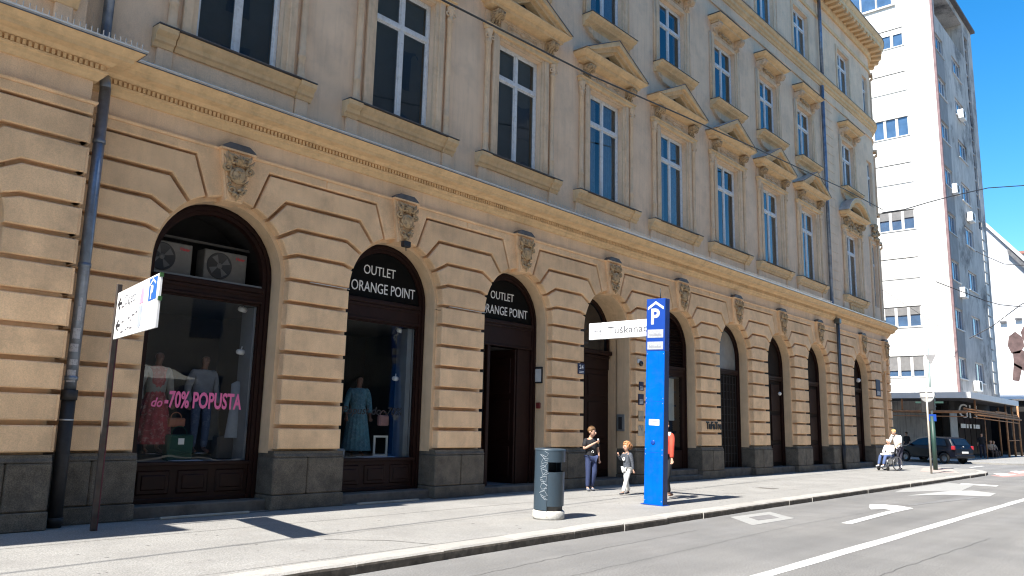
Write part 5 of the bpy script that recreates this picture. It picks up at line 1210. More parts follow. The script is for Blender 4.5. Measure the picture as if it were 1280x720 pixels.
# lit face is the one turned to -X : local -y after rotation
nrm = bx.to_3x3() @ Vector((0,-1,0)); sgn = -1 if nrm.x < 0 else 1
fy = -.0135 if sgn < 0 else .0135
def LM(x, z):                                  # letters start at distance x from the post, on the lit face
    pos = bx @ Vector((x, fy, z)); return M_face(tuple(pos), tuple(nrm*(1 if sgn<0 else -1)))
lettering('Cvjetni', .20, LM(.50,2.95), mat('pale_grey_lettering',(0.20,0.21,0.24),.6,var=0), lsg, fit=.72, depth=.001)
def onb(x0, x1, z0, z1, m_, nm, t=.002):
    mb = MB(); a, b = (fy, fy-t) if sgn < 0 else (fy, fy+t); mb.box(x0,x1,a,b,z0,z1); return LB(mb).done(nm, m_, lsg)
onb(1.80,2.16,2.86,3.13,PBLUE,'parking_badge')
def LM2(x,z): pos = bx @ Vector((x, fy*1.3, z)); return M_face(tuple(pos), tuple(nrm*(1 if sgn<0 else -1)))
lettering('P', .22, LM2(1.89,2.885), WLET, lsg, bold=.008, depth=.001)
mb = MB(); a = fy*1.35; mb.prism([(1.84,3.06),(1.98,3.12),(2.12,3.06),(2.12,3.035),(1.98,3.095),(1.84,3.035)], a, a+(-.001 if sgn<0 else .001)); LB(mb).done('roof_mark', WLET, lsg)
mb = MB(); a = fy*1.2; mb.prism([(1.36,2.60),(1.42,2.56),(1.52,2.60),(1.54,2.85),(1.36,2.85)], fy, a); LB(mb).done('blue_grey_mark', mat('faded_blue',(0.36,0.40,0.52),.6,var=.2,scale=9), lsg)
mb = MB(); mb.prism([(1.36,2.875),(1.56,2.875),(1.55,3.0),(1.47,3.13),(1.42,3.0)], fy, a); LB(mb).done('pink_mark', mat('faded_pink',(0.75,0.30,0.42),.6,var=.2,scale=9), lsg)
for z in (3.0,2.70):                          # black arrows pointing back to the post
    mb = MB(); mb.prism([(.10,z),(.24,z+.085),(.27,z+.06),(.20,z+.02),(.36,z+.02),(.36,z-.02),(.20,z-.02),(.27,z-.06),(.24,z-.085)], fy, a); LB(mb).done('arrow', mat('black_print',(0.02,0.02,0.025),.6,var=0), lsg)
mk = MB(); r = random.Random(2)
for x, z, w in ((.45,2.72,.12),(.80,2.74,.10),(.92,2.70,.06),(1.02,2.76,.14),(1.20,2.78,.10),(.44,2.585,.14),(.72,2.60,.05),(.82,2.615,.08),(.95,2.60,.12),(.35,2.93,.14),(.75,2.94,.05),(.9,2.945,.05)): mk.box(x,x+w,*sorted((fy,fy*1.15)),z,z+.02)
LB(mk).done('faint_print', mat('faint_print',(0.12,0.12,0.14),.6,var=0), lsg)
for x,z in ((bdL-.02,3.15),(bdL-.0,2.87)): mb = MB(); mb.box(x,x+.03,-.02,.02,z-.05,z); LB(mb).done('clip', mat('green_clip',(0.03,0.10,0.03),.5), lsg)
# --- litter bin
bn = thing('litter_bin','slate blue cylindrical litter bin with side slot and white scribble on a concrete foot','bin',(10.48,-3.62,0))
BIN = mat('bin_slate_paint',(0.034,0.055,0.076),.42,var=.08,scale=5,dirt=(0.03,0.04,0.05),dscale=5,damt=.4)
bn.rotation_euler = (radians(1.5),radians(-.3),0)
m = MB(); m.lathe([(0,0),(.255,0),(.265,.03),(.262,.12),(.24,.14),(0,.14)],n=32); m.done('concrete_foot', mat('concrete',(0.5,0.49,0.46),.9,var=.2,scale=8,bump=.5,dirt=(0.2,0.18,0.16),dscale=9,damt=.7), bn)
RB = .25; a0 = radians(-150); a1 = radians(-12)     # opening and service door face the street side
def arcshell(r, z0, z1, q0, q1, n=20, t=.012):
    mb = MB(); v = []
    for i in range(n+1):
        q = q0+(q1-q0)*i/n
        for rr, z in ((r,z0),(r,z1),(r-t,z1),(r-t,z0)): v.append((rr*cos(q),rr*sin(q),z))
    f = []
    for i in range(n):
        for j in range(4): f.append((i*4+j,i*4+(j+1)%4,(i+1)*4+(j+1)%4,(i+1)*4+j))
    f += [(3,2,1,0),(n*4,n*4+1,n*4+2,n*4+3)]; mb.add(v,f,0,False); return mb
m = arcshell(RB,.15,1.12,a1,a0+2*pi,30); m.v += []; m.done('body', BIN, bn)
m = arcshell(RB+.001,.92,1.12,a0,a1,22); m.done('hood', BIN, bn)
m = arcshell(RB-.004,.215,.76,a0+.03,a1-.03,22); m.done('door', BIN, bn)
m = MB(); m.lathe([(RB+.004,1.10),(RB+.006,1.125),(RB-.02,1.13),(0,1.12)],n=36); m.done('lid', BIN, bn)
m = MB(); m.lathe([(0,.14),(.225,.14),(.225,.74),(0,.745)],n=24); m.done('inner_drum', DK, bn)
m = MB(); 
for q in (a0,a1,a0+pi*.9): m.tube([(.235*cos(q),.235*sin(q),.1),(.235*cos(q),.235*sin(q),1.1)],.012,6)
m.done('frame_bar', BIN, bn)
sc = MB(); r = random.Random(6); pts = []
n = 64
for i in range(n):
    t = i/(n-1); z = 1.06-.74*t; q = radians(197)+.24*sin(i*.95)+.08*sin(i*2.3); zz = z+.035*cos(i*1.3)
    pts.append(((RB+.003)*cos(q),(RB+.003)*sin(q),zz))
sc.tube(pts,.0022,4,smooth=False); sc.done('scribble', mat('white_marker',(0.45,0.49,0.53),.6,var=0), bn)
# --- round sign seen from behind on its pole
rs = thing('traffic_sign','round road sign seen from its grey back on a thin pole near the pavement corner','sign',(34.72,-3.35,0))
m = MB(); m.tube([(0,0,0),(.02,0,3.42)],.038,10); m.done('pole', mat('dusty_pole',(0.42,0.38,0.33),.6,metal=.2,var=.2,scale=6), rs)
m = MB(); m.lathe([(0,-.012),(.30,-.012),(.315,0),(.30,.012),(0,.012)], (.055,0,3.08), n=32, axis='x'); o = m.done('disc', mat('pale_grey_back',(0.48,0.49,0.50),.5,var=.08), rs); o.rotation_euler = (0,0,radians(-18))
m = MB(); m.box(-.06,-.04,-.27,.27,3.16,3.19); m.box(-.06,-.04,-.27,.27,2.95,2.98); o = m.done('rail', SIGNB, rs); o.rotation_euler = (0,0,radians(-18)); o.location = (.09,0,0)
# --- traffic light on a dark green pole, backs to the viewer
tl = thing('traffic_light','dark green traffic light pole seen from behind with blue and white signs','traffic light',(38.4,-2.6,0))
GRN = mat('dark_green_paint',(0.02,0.055,0.045),.5,var=.15); 
m = MB(); m.tube([(0,0,0),(0,0,2.1)],.085,12); m.tube([(0,0,2.1),(0,0,5.5)],.05,12); m.done('pole', mat('weathered_green_pole',(0.30,0.38,0.37),.5,metal=.2,var=.15), tl)
m = MB(); m.tube([(0,0,0),(0,0,2.3)],.095,12); m.done('lower_pole', GRN, tl)
for y, z0_ in ((.26,2.45),(-.02,2.55)):
    m = MB(); m.box(-.14,.10,y-.13,y+.13,z0_,z0_+.86,b=.03); h = m.done('signal_head', mat('black_plastic',(0.018,0.018,0.02),.5), tl)
    for i in range(3): m = MB(); m.lathe([(.10,0),(.115,.14),(.105,.14),(.09,0)],(.10,y,z0_+.16+.27*i),n=14,axis='x',a0=0,a1=pi); m.done('visor', mat('black_plastic',(0.018,0.018,0.02)), h)
m = MB(); m.box(-.06,-.04,-.18,.18,2.08,2.38,b=.01); m.done('blue_plate', NAVY, tl)
m = MB(); m.box(-.07,-.05,-.5,.62,2.86,2.94); m.done('cross_arm', GRN, tl)
m = MB(); m.prism([(-.34,5.0),(.1,5.0),(-.10,4.55)], -.03, -.05, axis='x'); m.done('grey_triangle', SIGNB, tl)  # flat grey triangle near the top of the pole

# --- plates and fittings on the building
def plate(name, label, cat, x, z, w, h, m_, y=-.012, lines=0, txt=None, tm=WLET):
    t = thing(name, label, cat, (x,y,z)); m = MB(); m.box(-w/2,w/2,-.012,.012,-h/2,h/2,b=.004); m.done('plate', m_, t)
    if txt: lettering(txt[0], txt[1], M_face((-w*.32,-.0135,-h*.02),(0,-1,0)), tm, t, fit=txt[2], bold=.002, depth=.001)
    if lines:
        mm = MB()
        for i in range(lines): mm.box(-w*.36,w*.36,-.0135,-.0125,-h*.40+i*.035,-h*.40+i*.035+.014)
        mm.done('small_print', tm, t)
    return t
P4 = (ARC[2]+ARC[3])/2; P5x = (ARC[3]+ARC[4])/2
NV = mat('navy_plate',(0.010,0.016,0.06),.6,var=.1)
plate('house_number','dark blue house number plate 24 on the pier left of the wooden gate','sign',P4+.50,2.95,.27,.27,NV,txt=('24',.15,.17),lines=2)
plate('nameplate','small navy plate on the pier behind the pillar, upper one','sign',P5x-.40,2.65,.22,.24,NV,lines=3)
plate('nameplate','navy plate on the pier behind the pillar, second from the top','sign',P5x-.42,2.28,.26,.30,NV,lines=4)
plate('nameplate','framed pale plate on the pier behind the pillar, third from the top','sign',P5x-.42,1.82,.26,.28,mat('pale_brass',(0.42,0.34,0.24),.5),lines=4,tm=DIM)
plate('nameplate','pale plate with a big letter N on the pier behind the pillar, lowest one','sign',P5x-.42,1.42,.30,.28,mat('pale_beige_plate',(0.48,0.40,0.30),.6),txt=('N',.24,.14),tm=DIM)
plate('street_name_sign','dark blue street name sign on the last straight pier before the corner','sign',39.75,3.62,.62,.78,NV,lines=5,y=-.02)
s = thing('wall_lettering','black brand lettering on the pier right of the fifth arch','lettering',((ARC[4]+ARC[5])/2+.02,-.01,1.62))
lettering('TaFaTre', .32, M_face((-.42,-.012,-.10),(0,-1,0)), mat('black_letters',(0.01,0.01,0.012)), s, fit=1.0, bold=.012, depth=.008)
# on the reveals (faces turned to -X)
t = thing('notice_case','small framed notice on the right reveal of the shop entrance arch','sign',(ARC[2]+1.13,.36,2.72)); m = MB(); m.box(-.03,0,-.13,.13,-.20,.20,b=.006); m.done('case', IRON, t); m = MB(); m.box(-.032,-.029,-.10,.10,-.16,.15); m.done('sheet', mat('paper_white',(0.6,0.6,0.58)), t)
t = thing('alarm_box','small red box on the right reveal of the shop entrance arch','box',(ARC[2]+1.13,.34,1.98)); m = MB(); m.box(-.05,0,-.06,.06,-.07,.07,b=.01); m.done('box_body', mat('dull_red',(0.16,0.02,0.015),.5), t)
t = thing('intercom','grey metal intercom panel with dark buttons on the right reveal of the gate arch','intercom',(ARC[3]+1.13,.45,1.62)); m = MB(); m.box(-.03,0,-.13,.13,-.22,.24,b=.01); m.done('panel', mat('grey_metal',(0.33,0.34,0.34),.4,metal=.5), t); m = MB(); m.box(-.045,-.03,-.06,.06,-.17,.17,b=.005); m.done('button_plate', DK, t)
t = thing('camera_dome','small black and white camera dome at the right of the gate arch','camera',(ARC[3]+1.32,-.05,3.30)); m = MB(); m.box(-.07,.07,-.02,.04,-.02,.10,b=.01); m.done('bracket', WHITE, t); m = MB(); m.ell((0,-.05,-.03),(.07,.07,.08)); m.done('dome', glassy_dark('black_glass'), t)
t = thing('wall_lamp','small black floodlight under the keystone of the second arch','lamp',(ARC[1],-.04,5.03)); m = MB(); m.box(-.09,.09,-.16,-.04,-.06,.06,b=.015); m.done('lamp_head', IRON, t); m = MB(); m.tube([(0,-.04,0),(0,.05,.08)],.015,6); m.tube([(0,-.10,-.06),(.01,-.10,-.14)],.01,5); m.done('bracket', IRON, t)
t = thing('wall_lamp','small white lamp on the frame of the seventh arch door','lamp',(ARC[6]+.5,.40,2.9)); m = MB(); m.ell((0,-.06,0),(.07,.07,.07)); m.done('lamp_head', WHITE, t)
t = thing('wall_lamp','white lamp on the frame of the arch right of the dark pipe','lamp',(ARC[8]+.2,.35,3.9)); m = MB(); m.ell((0,-.06,0),(.12,.10,.10)); m.done('lamp_head', WHITE, t)
# --- overhead wires
def wire(name, label, pts, r, sag, n=24):
    t = thing(name, label, 'cable', pts[0]); m = MB()
    a, b = Vector(pts[0]), Vector(pts[-1]); q = [a.lerp(b, i/n)+Vector((0,0,-sag*4*(i/n)*(1-i/n))) for i in range(n+1)]
    m.tube(q, r, 5, smooth=False); m.move(at(t)).done('wire', IRON, t); return t
WP = [(-6,-3.6,8.05),(2,-2.9,8.4),(8.96,-2.2,9.09),(11.08,-2.0,9.33),(14.27,-1.7,9.69),(19.01,-1.35,10.34),(26.01,-.9,11.23),(35.25,-.4,12.28),(41.93,-.05,12.87)]
def polywire(label, pts, r):
    t = thing('overhead_wire', label, 'cable', pts[0]); m = MB(); m.tube(pts, r, 5, smooth=False); m.move(at(t)).done('wire', IRON, t)
polywire('long black overhead wire running along in front of the ochre facade', WP, .021)
polywire('overhead wire from the rounded corner across the side street, in front of the blue sky', [(42.3,0.06,12.8),(44.0,-.53,13.25),(46.0,-1.24,13.98),(48.0,-2.01,14.68),(50.5,-3.34,15.51),(53.0,-4.74,16.01),(57,-7.5,16.9)], .028)
polywire('thin wire in front of the grey gable wall, lower one', [(57,1.2,11.5),(60.0,-1.02,10.42),(60.0,-1.83,10.09),(60.0,-3.17,9.82),(60,-6,9.9)], .03)
polywire('short slanting wire in front of the grey gable wall', [(59.5,0,7.9),(60.0,-1.27,8.68),(60.0,-3.0,9.99),(60.0,-3.42,10.22),(60,-6,11.5)], .03)
polywire('thin sagging wire across the grey gable, uppermost there', [(62.0,-.3,14.3),(62.0,-.87,13.87),(62.0,-1.93,13.17),(62.0,-3.08,12.92),(62,-6,13)], .025)
polywire('thin wire crossing the white side wall of the tower diagonally', [(44.5,3.2,10.9),(50,2.3,9.9),(57.2,.6,8.0)], .012)

# ================================================================== PARKED CAR
CARP = mat('dark_navy_car_paint',(0.001,0.002,0.007),.35,var=0,metal=.0,coat=.1,spec=.35); CGL = mat('car_glass',(0.006,0.008,0.012),.15,var=.1,spec=.5)
car = thing('parked_car','dark blue hatchback car parked in the side street beyond the rounded corner','car',(52.55,.95,-.12), radians(67-90))
# local: +y forward, x right; length 4.0
prof = [(-2.0,.42),(-2.02,.62),(-1.98,.85),(-1.90,1.0),(-1.62,1.42),(-1.35,1.49),(-.6,1.53),(.1,1.50),(.45,1.42),(1.12,1.0),(1.75,.88),(1.98,.72),(2.03,.50),(2.0,.30),(1.60,.26),(-1.62,.26)]
def archcut(prof_lo):
    out = []; 
    return out
body = []
lo = [(2.0,.30)]
for cx in (1.28,-1.28):
    lo += [(cx+.36*cos(pi*i/8), .30+.36*sin(pi*i/8)) for i in range(9)]
lo += [(-2.0,.34)]
poly = [(-2.02,.62),(-1.98,.85),(-1.90,1.0),(-1.62,1.42),(-1.35,1.49),(-.6,1.53),(.1,1.50),(.45,1.42),(1.12,1.0),(1.75,.88),(1.98,.72),(2.03,.50)]+lo
def cw(y, z):                                       # half width at that height
    w = .86 if z < .95 else .86-.20*(z-.95)/.58
    e = max(0, abs(y)-1.55); return w-.28*e*e*1.6
stn = [(-1,0.0),(-1,.07),(-.0,.0)]
v = []; f = []; N = len(poly)
ins = inset(poly, .06)
rings = [[(-(cw(*q)-.0), q) for q in ins], [(-(cw(*q)-.05)-.0, q) for q in poly], [((cw(*q)-.05), q) for q in poly], [((cw(*q)), q) for q in ins]]
m = MB()
for rg in rings: v += [(x, q[0], q[1]) for x, q in rg]
for k_ in range(3):
    for i in range(N): f.append((k_*N+i, k_*N+(i+1)%N, (k_+1)*N+(i+1)%N, (k_+1)*N+i))
f.append(list(range(N))); f.append([3*N+i for i in range(N)][::-1]); m.add(v, f, 0, False); m.done('body', CARP, car)
for s in (-1,1):
    def sp_(y, z, o=.006): return (s*(cw(y,z)+o), y, z)
    for nm, q in (('side_window',[(-1.50,1.02),(-.62,1.02),(-.62,1.44),(-1.28,1.42)]),('side_window',[(-.56,1.02),(.92,1.02),(.42,1.34),(.08,1.42),(-.56,1.44)])):
        mm = MB(); mm.add([sp_(*a) for a in q]+[sp_(*a,-.02) for a in q],[list(range(len(q))),[len(q)+i for i in range(len(q))][::-1]]+[(i,(i+1)%len(q),len(q)+(i+1)%len(q),len(q)+i) for i in range(len(q))]); mm.done(nm, CGL, car)
    mm = MB(); mm.ell((s*.93,.78,1.04),(.10,.06,.08)); mm.done('wing_mirror', CARP, car)
    mm = MB(); mm.box(s*.80-.10,s*.80+.04,-1.99,-1.80,.80,1.02,b=.02); mm.done('tail_light', mat('tail_red',(0.35,0.02,0.03),.25,var=0), car)
    mm = MB(); mm.box(s*.62-.16,s*.62+.16,1.84,1.97,.68,.82,b=.03); mm.done('headlight', mat('lamp_glass',(0.4,0.4,0.42),.15,var=0), car)
    for y in (1.28,-1.28):
        mm = MB(); mm.torus((s*.78,y,.31),.235,.08,axis='x',n=28,m=8); w_o = mm.done('wheel', RUB, car)
        mm = MB(); mm.lathe([(0,.03*s),(.06,.035*s),(.19,.0),(.20,.045*s),(.215,.0)],(s*.80,y,.31),n=20,axis='x'); mm.done('rim', mat('grey_alloy',(0.22,0.22,0.23),.4,metal=.6,var=.1), w_o)
m = MB(); m.add([(-.60,-1.89,1.05),(.60,-1.89,1.05),(.52,-1.655,1.39),(-.52,-1.655,1.39)],[(0,1,2,3)]); m.done('rear_window', CGL, car)
m = MB(); m.add([(-.66,1.07,1.04),(.66,1.07,1.04),(.56,.49,1.405),(-.56,.49,1.405)],[(0,1,2,3)]); m.done('windscreen', CGL, car)
m = MB(); m.box(-.26,.26,-2.045,-2.02,.60,.71); m.done('number_plate', mat('plate_white',(0.75,0.75,0.74),.5), car)
m = MB(); m.box(-.80,.80,-2.06,-1.90,.34,.50,b=.03); m.done('bumper', CARP, car)
m = MB(); m.ell((0,-1.94,.97),(.05,.03,.05)); m.done('badge', CHR, car)

# ================================================================== TOWER BLOCK
TWW = mat('tower_white_render',(0.58,0.57,0.54),.9,var=.04,scale=.8,bump=.2,bscale=30,speck=.04,dirt=(0.6,0.58,0.54),dscale=.5,damt=.25)
TWG = mat('tower_grey_render',(0.46,0.43,0.40),.9,var=.2,scale=.5,bump=.3,bscale=20,streak=.45,dirt=(0.06,0.06,0.065),dscale=.33,damt=.95)
TSP = mat('tower_spandrel',(0.25,0.24,0.235),.8,var=.12,scale=1.5,streak=.2)
TB = thing('tower_block','tall tower block with a dazzling white side wall and stained grey street front','building',(57.4,.45,0))
def TP(mb, name, m, parent=None): return mb.move(at(TB)).done(name, m, parent or TB)
def wall2(u0,u1,z0,z1,ops,depth,fn):
    xs = sorted({u0,u1,*[o[0] for o in ops],*[o[1] for o in ops]}); zs = sorted({z0,z1,*[o[2] for o in ops],*[o[3] for o in ops]}); mb = MB()
    for i in range(len(xs)-1):
        for j in range(len(zs)-1):
            cx, cz = (xs[i]+xs[i+1])/2, (zs[j]+zs[j+1])/2
            if any(o[0] < cx < o[1] and o[2] < cz < o[3] for o in ops): continue
            mb.quad(fn(xs[i],0,zs[j]),fn(xs[i+1],0,zs[j]),fn(xs[i+1],0,zs[j+1]),fn(xs[i],0,zs[j+1]))
    for (a,b,c,e,*dd) in ops:
        d = dd[0] if dd else depth
        mb.quad(fn(a,0,c),fn(a,d,c),fn(a,d,e),fn(a,0,e)); mb.quad(fn(b,0,c),fn(b,d,c),fn(b,d,e),fn(b,0,e)); mb.quad(fn(a,0,c),fn(b,0,c),fn(b,d,c),fn(a,d,c)); mb.quad(fn(a,0,e),fn(b,0,e),fn(b,d,e),fn(a,d,e)); mb.quad(fn(a,d,c),fn(b,d,c),fn(b,d,e),fn(a,d,e))
    return mb
fw = lambda u, d, z: (57.4+d, u, z)              # white side wall, u = y
fg = lambda u, d, z: (u, .45+d, z)               # grey street front, u = x
WT = [6.7+3.37*k for k in range(8)]; GT = [6.6+3.29*k for k in range(8)]
wops = [(2.9,9.5,32.2,33.9)]+[(2.3,7.1,t-1.4,t) for t in WT]+[(8.6,13.4,t-1.4,t) for t in WT]
gops = [(57.95,60.25,t-1.4,t) for t in GT]+[(62.85,65.5,t-1.4,t) for t in GT]+[(67.75,68.9,17.2,33.2),(58.5,67.2,31.0,33.9,1.6)]
TP(wall2(.45,16,3.9,34.4,wops,.18,fw),'side_wall',TWW); TP(wall2(57.4,70.4,3.9,34.4,gops,.2,fg),'front_wall',TWG)
m = MB(); m.box(57.8,70.39,2.2,15.9,0,34.3); m.box(70.3,70.4,.46,16,3.9,34.4); TP(m,'core',TWG)
m = MB(); m.box(57.2,70.6,.15,16.1,34.4,34.6); TP(m,'roof_slab',mat('roof_edge',(0.10,0.09,0.09),.8)); m = MB(); m.box(57.3,57.5,.3,.46,4.2,34.3,b=.02); m.box(57.39,57.80,.36,.452,4.2,34.3,b=.01); TP(m,'corner_strip',mat('mauve_brick_edge',(0.20,0.13,0.13),.85,var=.25,scale=3))
BLG = mat('tower_glass',(0.05,0.10,0.18),.08,var=.25,scale=1.2,spec=1.0)
PALE = mat('pale_roller_shutter',(0.70,0.70,0.68),.8,var=.05)
rt = random.Random(12)
for j in range(6):
    g = MB(); g.box(57.52,57.54,2.95+1.09*j,3.95+1.09*j,32.25,33.85); o = TP(g,'window',BLG); g = MB(); g.box(57.46,57.56,2.9+1.09*j,2.97+1.09*j,32.2,33.9); TP(g,'frame_bar',TWW,o)
m = MB(); m.box(57.25,57.40,2.7,9.6,32.05,32.18); TP(m,'balcony_edge',TWW)
for i, t in enumerate(WT):
    for (u0,u1) in ((2.3,7.1),(8.6,13.4)):
        closed = i in (2,4,6)
        n = 6; w = (u1-u0)/n
        fr = MB(); fr.box(57.40+.02,57.40+.16,u0,u1,t-1.4,t-1.36); fr.box(57.40-.05,57.40+.02,u0-.05,u1+.05,t-1.46,t-1.4)
        for j in range(n+1): fr.box(57.42,57.56,max(u0,u0+j*w-.09),min(u1,u0+j*w+.09),t-1.4,t-.08)
        o = TP(fr,'window',TWW)
        for j in range(n):
            g = MB(); g.box(57.52,57.54,u0+j*w+.09,u0+(j+1)*w-.09,t-1.36,t-.02); TP(g,'pane',BLG,o)
            hgt = 1.30 if closed else {7:.35,5:.0,3:.55,1:.55,0:.9}.get(i,.4)+rt.uniform(-.05,.05)
            if hgt > .1: g = MB(); g.box(57.45,57.48,u0+j*w+.05,u0+(j+1)*w-.05,t-.06-hgt,t-.06); TP(g,'shutter',PALE if i not in (0,1,3) else mat('grey_shutter',(0.17,0.165,0.16),.8),o)
for t in GT:
    for a, b in ((57.95,60.25),(62.85,65.5)):
        fr = MB(); fr.box(a,b,.55,.62,t-1.4,t-1.32); fr.box(a,b,.55,.62,t-.08,t)
        n = 3
        for j in range(n+1): x = a+(b-a)*j/n; fr.box(max(a,x-.05),min(b,x+.05),.552,.622,t-1.32,t-.08)
        fr.box(a-.06,b+.06,.36,.452,t-1.46,t-1.40)
        o = TP(fr,'window',mat('grey_white_frames',(0.5,0.5,0.5),.6,var=.1,rnd=.2))
        for j in range(n):
            x0_, x1_ = a+(b-a)*j/n+.05, a+(b-a)*(j+1)/n-.05
            g = MB(); g.box(x0_,x1_,.59,.60,t-1.32,t-.08); TP(g,'pane',BLG,o)
        if rt.random() < .4: g = MB(); hh = rt.uniform(.3,1.1); g.box(a+.05,b-.05,.60,.61,t-.08-hh,t-.08); TP(g,'shutter',PALE,o)
    m = MB(); m.box(57.95,60.25,.42,.452,t-3.29+.02,t-1.47); 
    if t > 9: TP(m,'spandrel_panel',TSP)
m = MB(); m.box(67.75,68.9,.60,.62,17.2,33.2); sg_ = TP(m,'stair_glazing',mat('dark_stair_glass',(0.02,0.03,0.06),.12,spec=.9))
for i in range(14): m = MB(); m.box(67.75,68.9,.54,.60,17.9+1.1*i,18.0+1.1*i); TP(m,'glazing_bar',TWG,sg_)
for i in range(15): m = MB(); m.box(68.5,69.4,.40,.452,4.6+.85*i,4.6+.85*i+.72,b=.02); TP(m,'quoin_block',TWW)
m = MB(); m.box(58.5,67.2,.46,.55,31.0,31.05); TP(m,'loggia_rail',TWG)
for q_, (x, z, lb) in enumerate(((63.8,24.7,'white condenser on the tower front, high up under a dark window'),(60.0,18.0,'white condenser on the tower front near the corner, mid height'),(64.2,16.9,'white condenser on the tower front, second column, mid height'),(60.0,10.7,'white condenser on the tower front near the corner, lower floors'),(62.2,4.5,'white condenser just above the tower canopy'))):
    condenser((x,.05,z), lb, brand=False, s=1.25, group=None)
# canopy and ground-floor shops
m = MB(); m.prism([(53.7,-1.0),(68.7,-1.0),(68.7,.44),(57.39,.44),(57.39,14),(53.7,14)], 3.72, 4.08, axis='z', bevel=.01); TP(m,'canopy',mat('canopy_white',(0.66,0.66,0.64),.7,var=.06,scale=2))
m = MB(); m.prism([(53.85,-.85),(68.55,-.85),(68.55,.44),(57.39,.44),(57.39,14),(53.85,14)], 3.69, 3.722, axis='z'); TP(m,'canopy_soffit',mat('dark_soffit',(0.05,0.045,0.045),.8))
m = MB(); m.box(58.0,70.3,1.2,2.2,0,3.9); m.box(57.9,58.2,1.2,15,0,3.9); TP(m,'shop_front',DARKIN)
for i in range(7):
    x = 58.3+1.7*i; m = MB(); m.box(x,x+1.55,1.14,1.17,.25,2.85); sf = TP(m,'shop_pane',mat('black_shop_glass',(0.004,0.004,0.005),.3,var=.1,spec=.12))
for i in range(6):
    y = 1.6+2.1*i; m = MB(); m.box(57.84,57.87,y,y+1.9,.25,3.4); TP(m,'shop_pane',mat('black_shop_glass',(0.004,0.004,0.005)))
m = MB(); m.box(57.8,59.6,1.10,1.15,.2,3.0); TP(m,'pale_door',mat('pale_door',(0.35,0.37,0.38),.5))
sgh = thing('shop_lettering','large white letters GH on the dark shop front under the canopy','lettering',(60.0,1.0,3.0)); lettering('GH', 1.35, M_face((-.3,0,-.30),(0,-1,0)), WLET, sgh, fit=5.2, bold=-.01, depth=.02)
for x,w in ((-.2,1.3),(1.4,.5),(2.3,.5),(3.4,.5),(4.1,1.2)):
    mm = MB(); mm.box(.2+x,.2+x+w,-.01,.01,-1.0,-.72); mm.done('small_lettering', WLET, sgh)
# timber terrace frame in front of it
WD = mat('weathered_orange_timber',(0.34,0.17,0.08),.8,var=.25,scale=4)
tf = thing('terrace_frame','weathered timber pole frame of a terrace in front of the tower block shops','frame',(60,-.7,0))
def tpole(a, b, r=.06, nm='pole'): mb = MB(); mb.tube([a,b], r, 7); mb.move(at(tf)).done(nm, WD, tf)
for x, y, h in ((66,-.62,4.0),(68.3,-.62,4.1),(70.6,-.62,4.0),(68,.2,3.6)): tpole((x,y,-.02),(x-.15,y,h), .07)
for y, z in ((-.62,2.95),(-.72,2.80),(-.55,3.1)): tpole((54.0+ (0 if z>2.9 else 2),y,z),(70.8,y,z-.05), .07, 'rail')
tpole((53.9,-.7,2.9),(53.9,6,2.95), .09,'rail'); tpole((53.8,-.7,2.62),(53.8,6,2.66), .03,'rail'); tpole((56,-.62,2.62),(70.8,-.62,2.50), .04,'rail')
tpole((53.9,2.9,2.9),(53.9,2.9,3.7), .06,'stub'); tpole((56.6,-.6,2.95),(56.6,-.6,3.75), .06,'stub'); tpole((59.0,-.62,0),(59.0,-.62,2.9), .03,'stub')
tpole((66,-.62,1.2),(70.6,-.62,1.25), .03,'rail')
m = MB(); m.box(57.3,63.5,-.62,-.4,2.98,3.08,b=.02); m.box(62.5,66.4,-.64,-.46,3.08,3.2,b=.02); m.move(at(tf)).done('plank', WD, tf)
# distant people
def passer(x, y, rz, label, top, leg, h=1.7, sit=False, hairc=(0.05,0.03,0.02)):
    t = thing('person', label, 'person', (x,y,-.02), rz)
    J = dict(pel=(0,-.05,.30),spi=(0,-.05,.39),che=(0,-.04,.50),nb=(0,-.03,.59),nk=(0,-.02,.62),hc=(0,.0,.69),shL=(-.11,-.04,.575),shR=(.11,-.04,.575),elL=(-.14,.02,.43),elR=(.14,.02,.43),wrL=(-.06,.12,.36),wrR=(.06,.12,.36),hiL=(-.055,-.02,.30),hiR=(.055,-.02,.30),knL=(-.07,.2,.31),knR=(.07,.2,.31),anL=(-.07,.22,.045),anR=(.07,.24,.045),toL=(-.07,.31,.018),toR=(.07,.33,.018)) if sit else {}
    p, hc, hr, hl = figure(t, h, J, hands=False, eyes=False)
    shirt(t, p, h, top, .6, .34 if sit else .5, 1.1); trousers(t, p, h, leg, 1.0, 1.05); hair(t, hc, hr, hl, mat('hair_%d' % int(hairc[0]*100), hairc,.6,var=.2), 'short')
passer(57.0,3.6, radians(60), 'person in dark clothes standing behind the car bonnet end', fabric('black_cotton',(0.018,0.018,0.022)), fabric('dark_trousers',(0.03,0.03,0.05)))
passer(60.3,-.1, radians(100), 'person in dark jacket standing behind the rear of the car', fabric('black_cotton',(0.018,0.018,0.022)), fabric('dark_trousers',(0.03,0.03,0.05)), 1.75)
passer(63.2,-.05, radians(130), 'seated person in beige by the shop glass, nearer the car', fabric('beige_cotton',(0.40,0.30,0.22)), fabric('brown_trousers',(0.12,0.07,0.05)), 1.65, True, (0.45,0.25,0.12))
passer(64.4,.0, radians(150), 'seated person in beige by the shop glass, farther from the car', fabric('beige_cotton',(0.40,0.30,0.22)), fabric('brown_trousers',(0.12,0.07,0.05)), 1.6, True, (0.45,0.25,0.12))
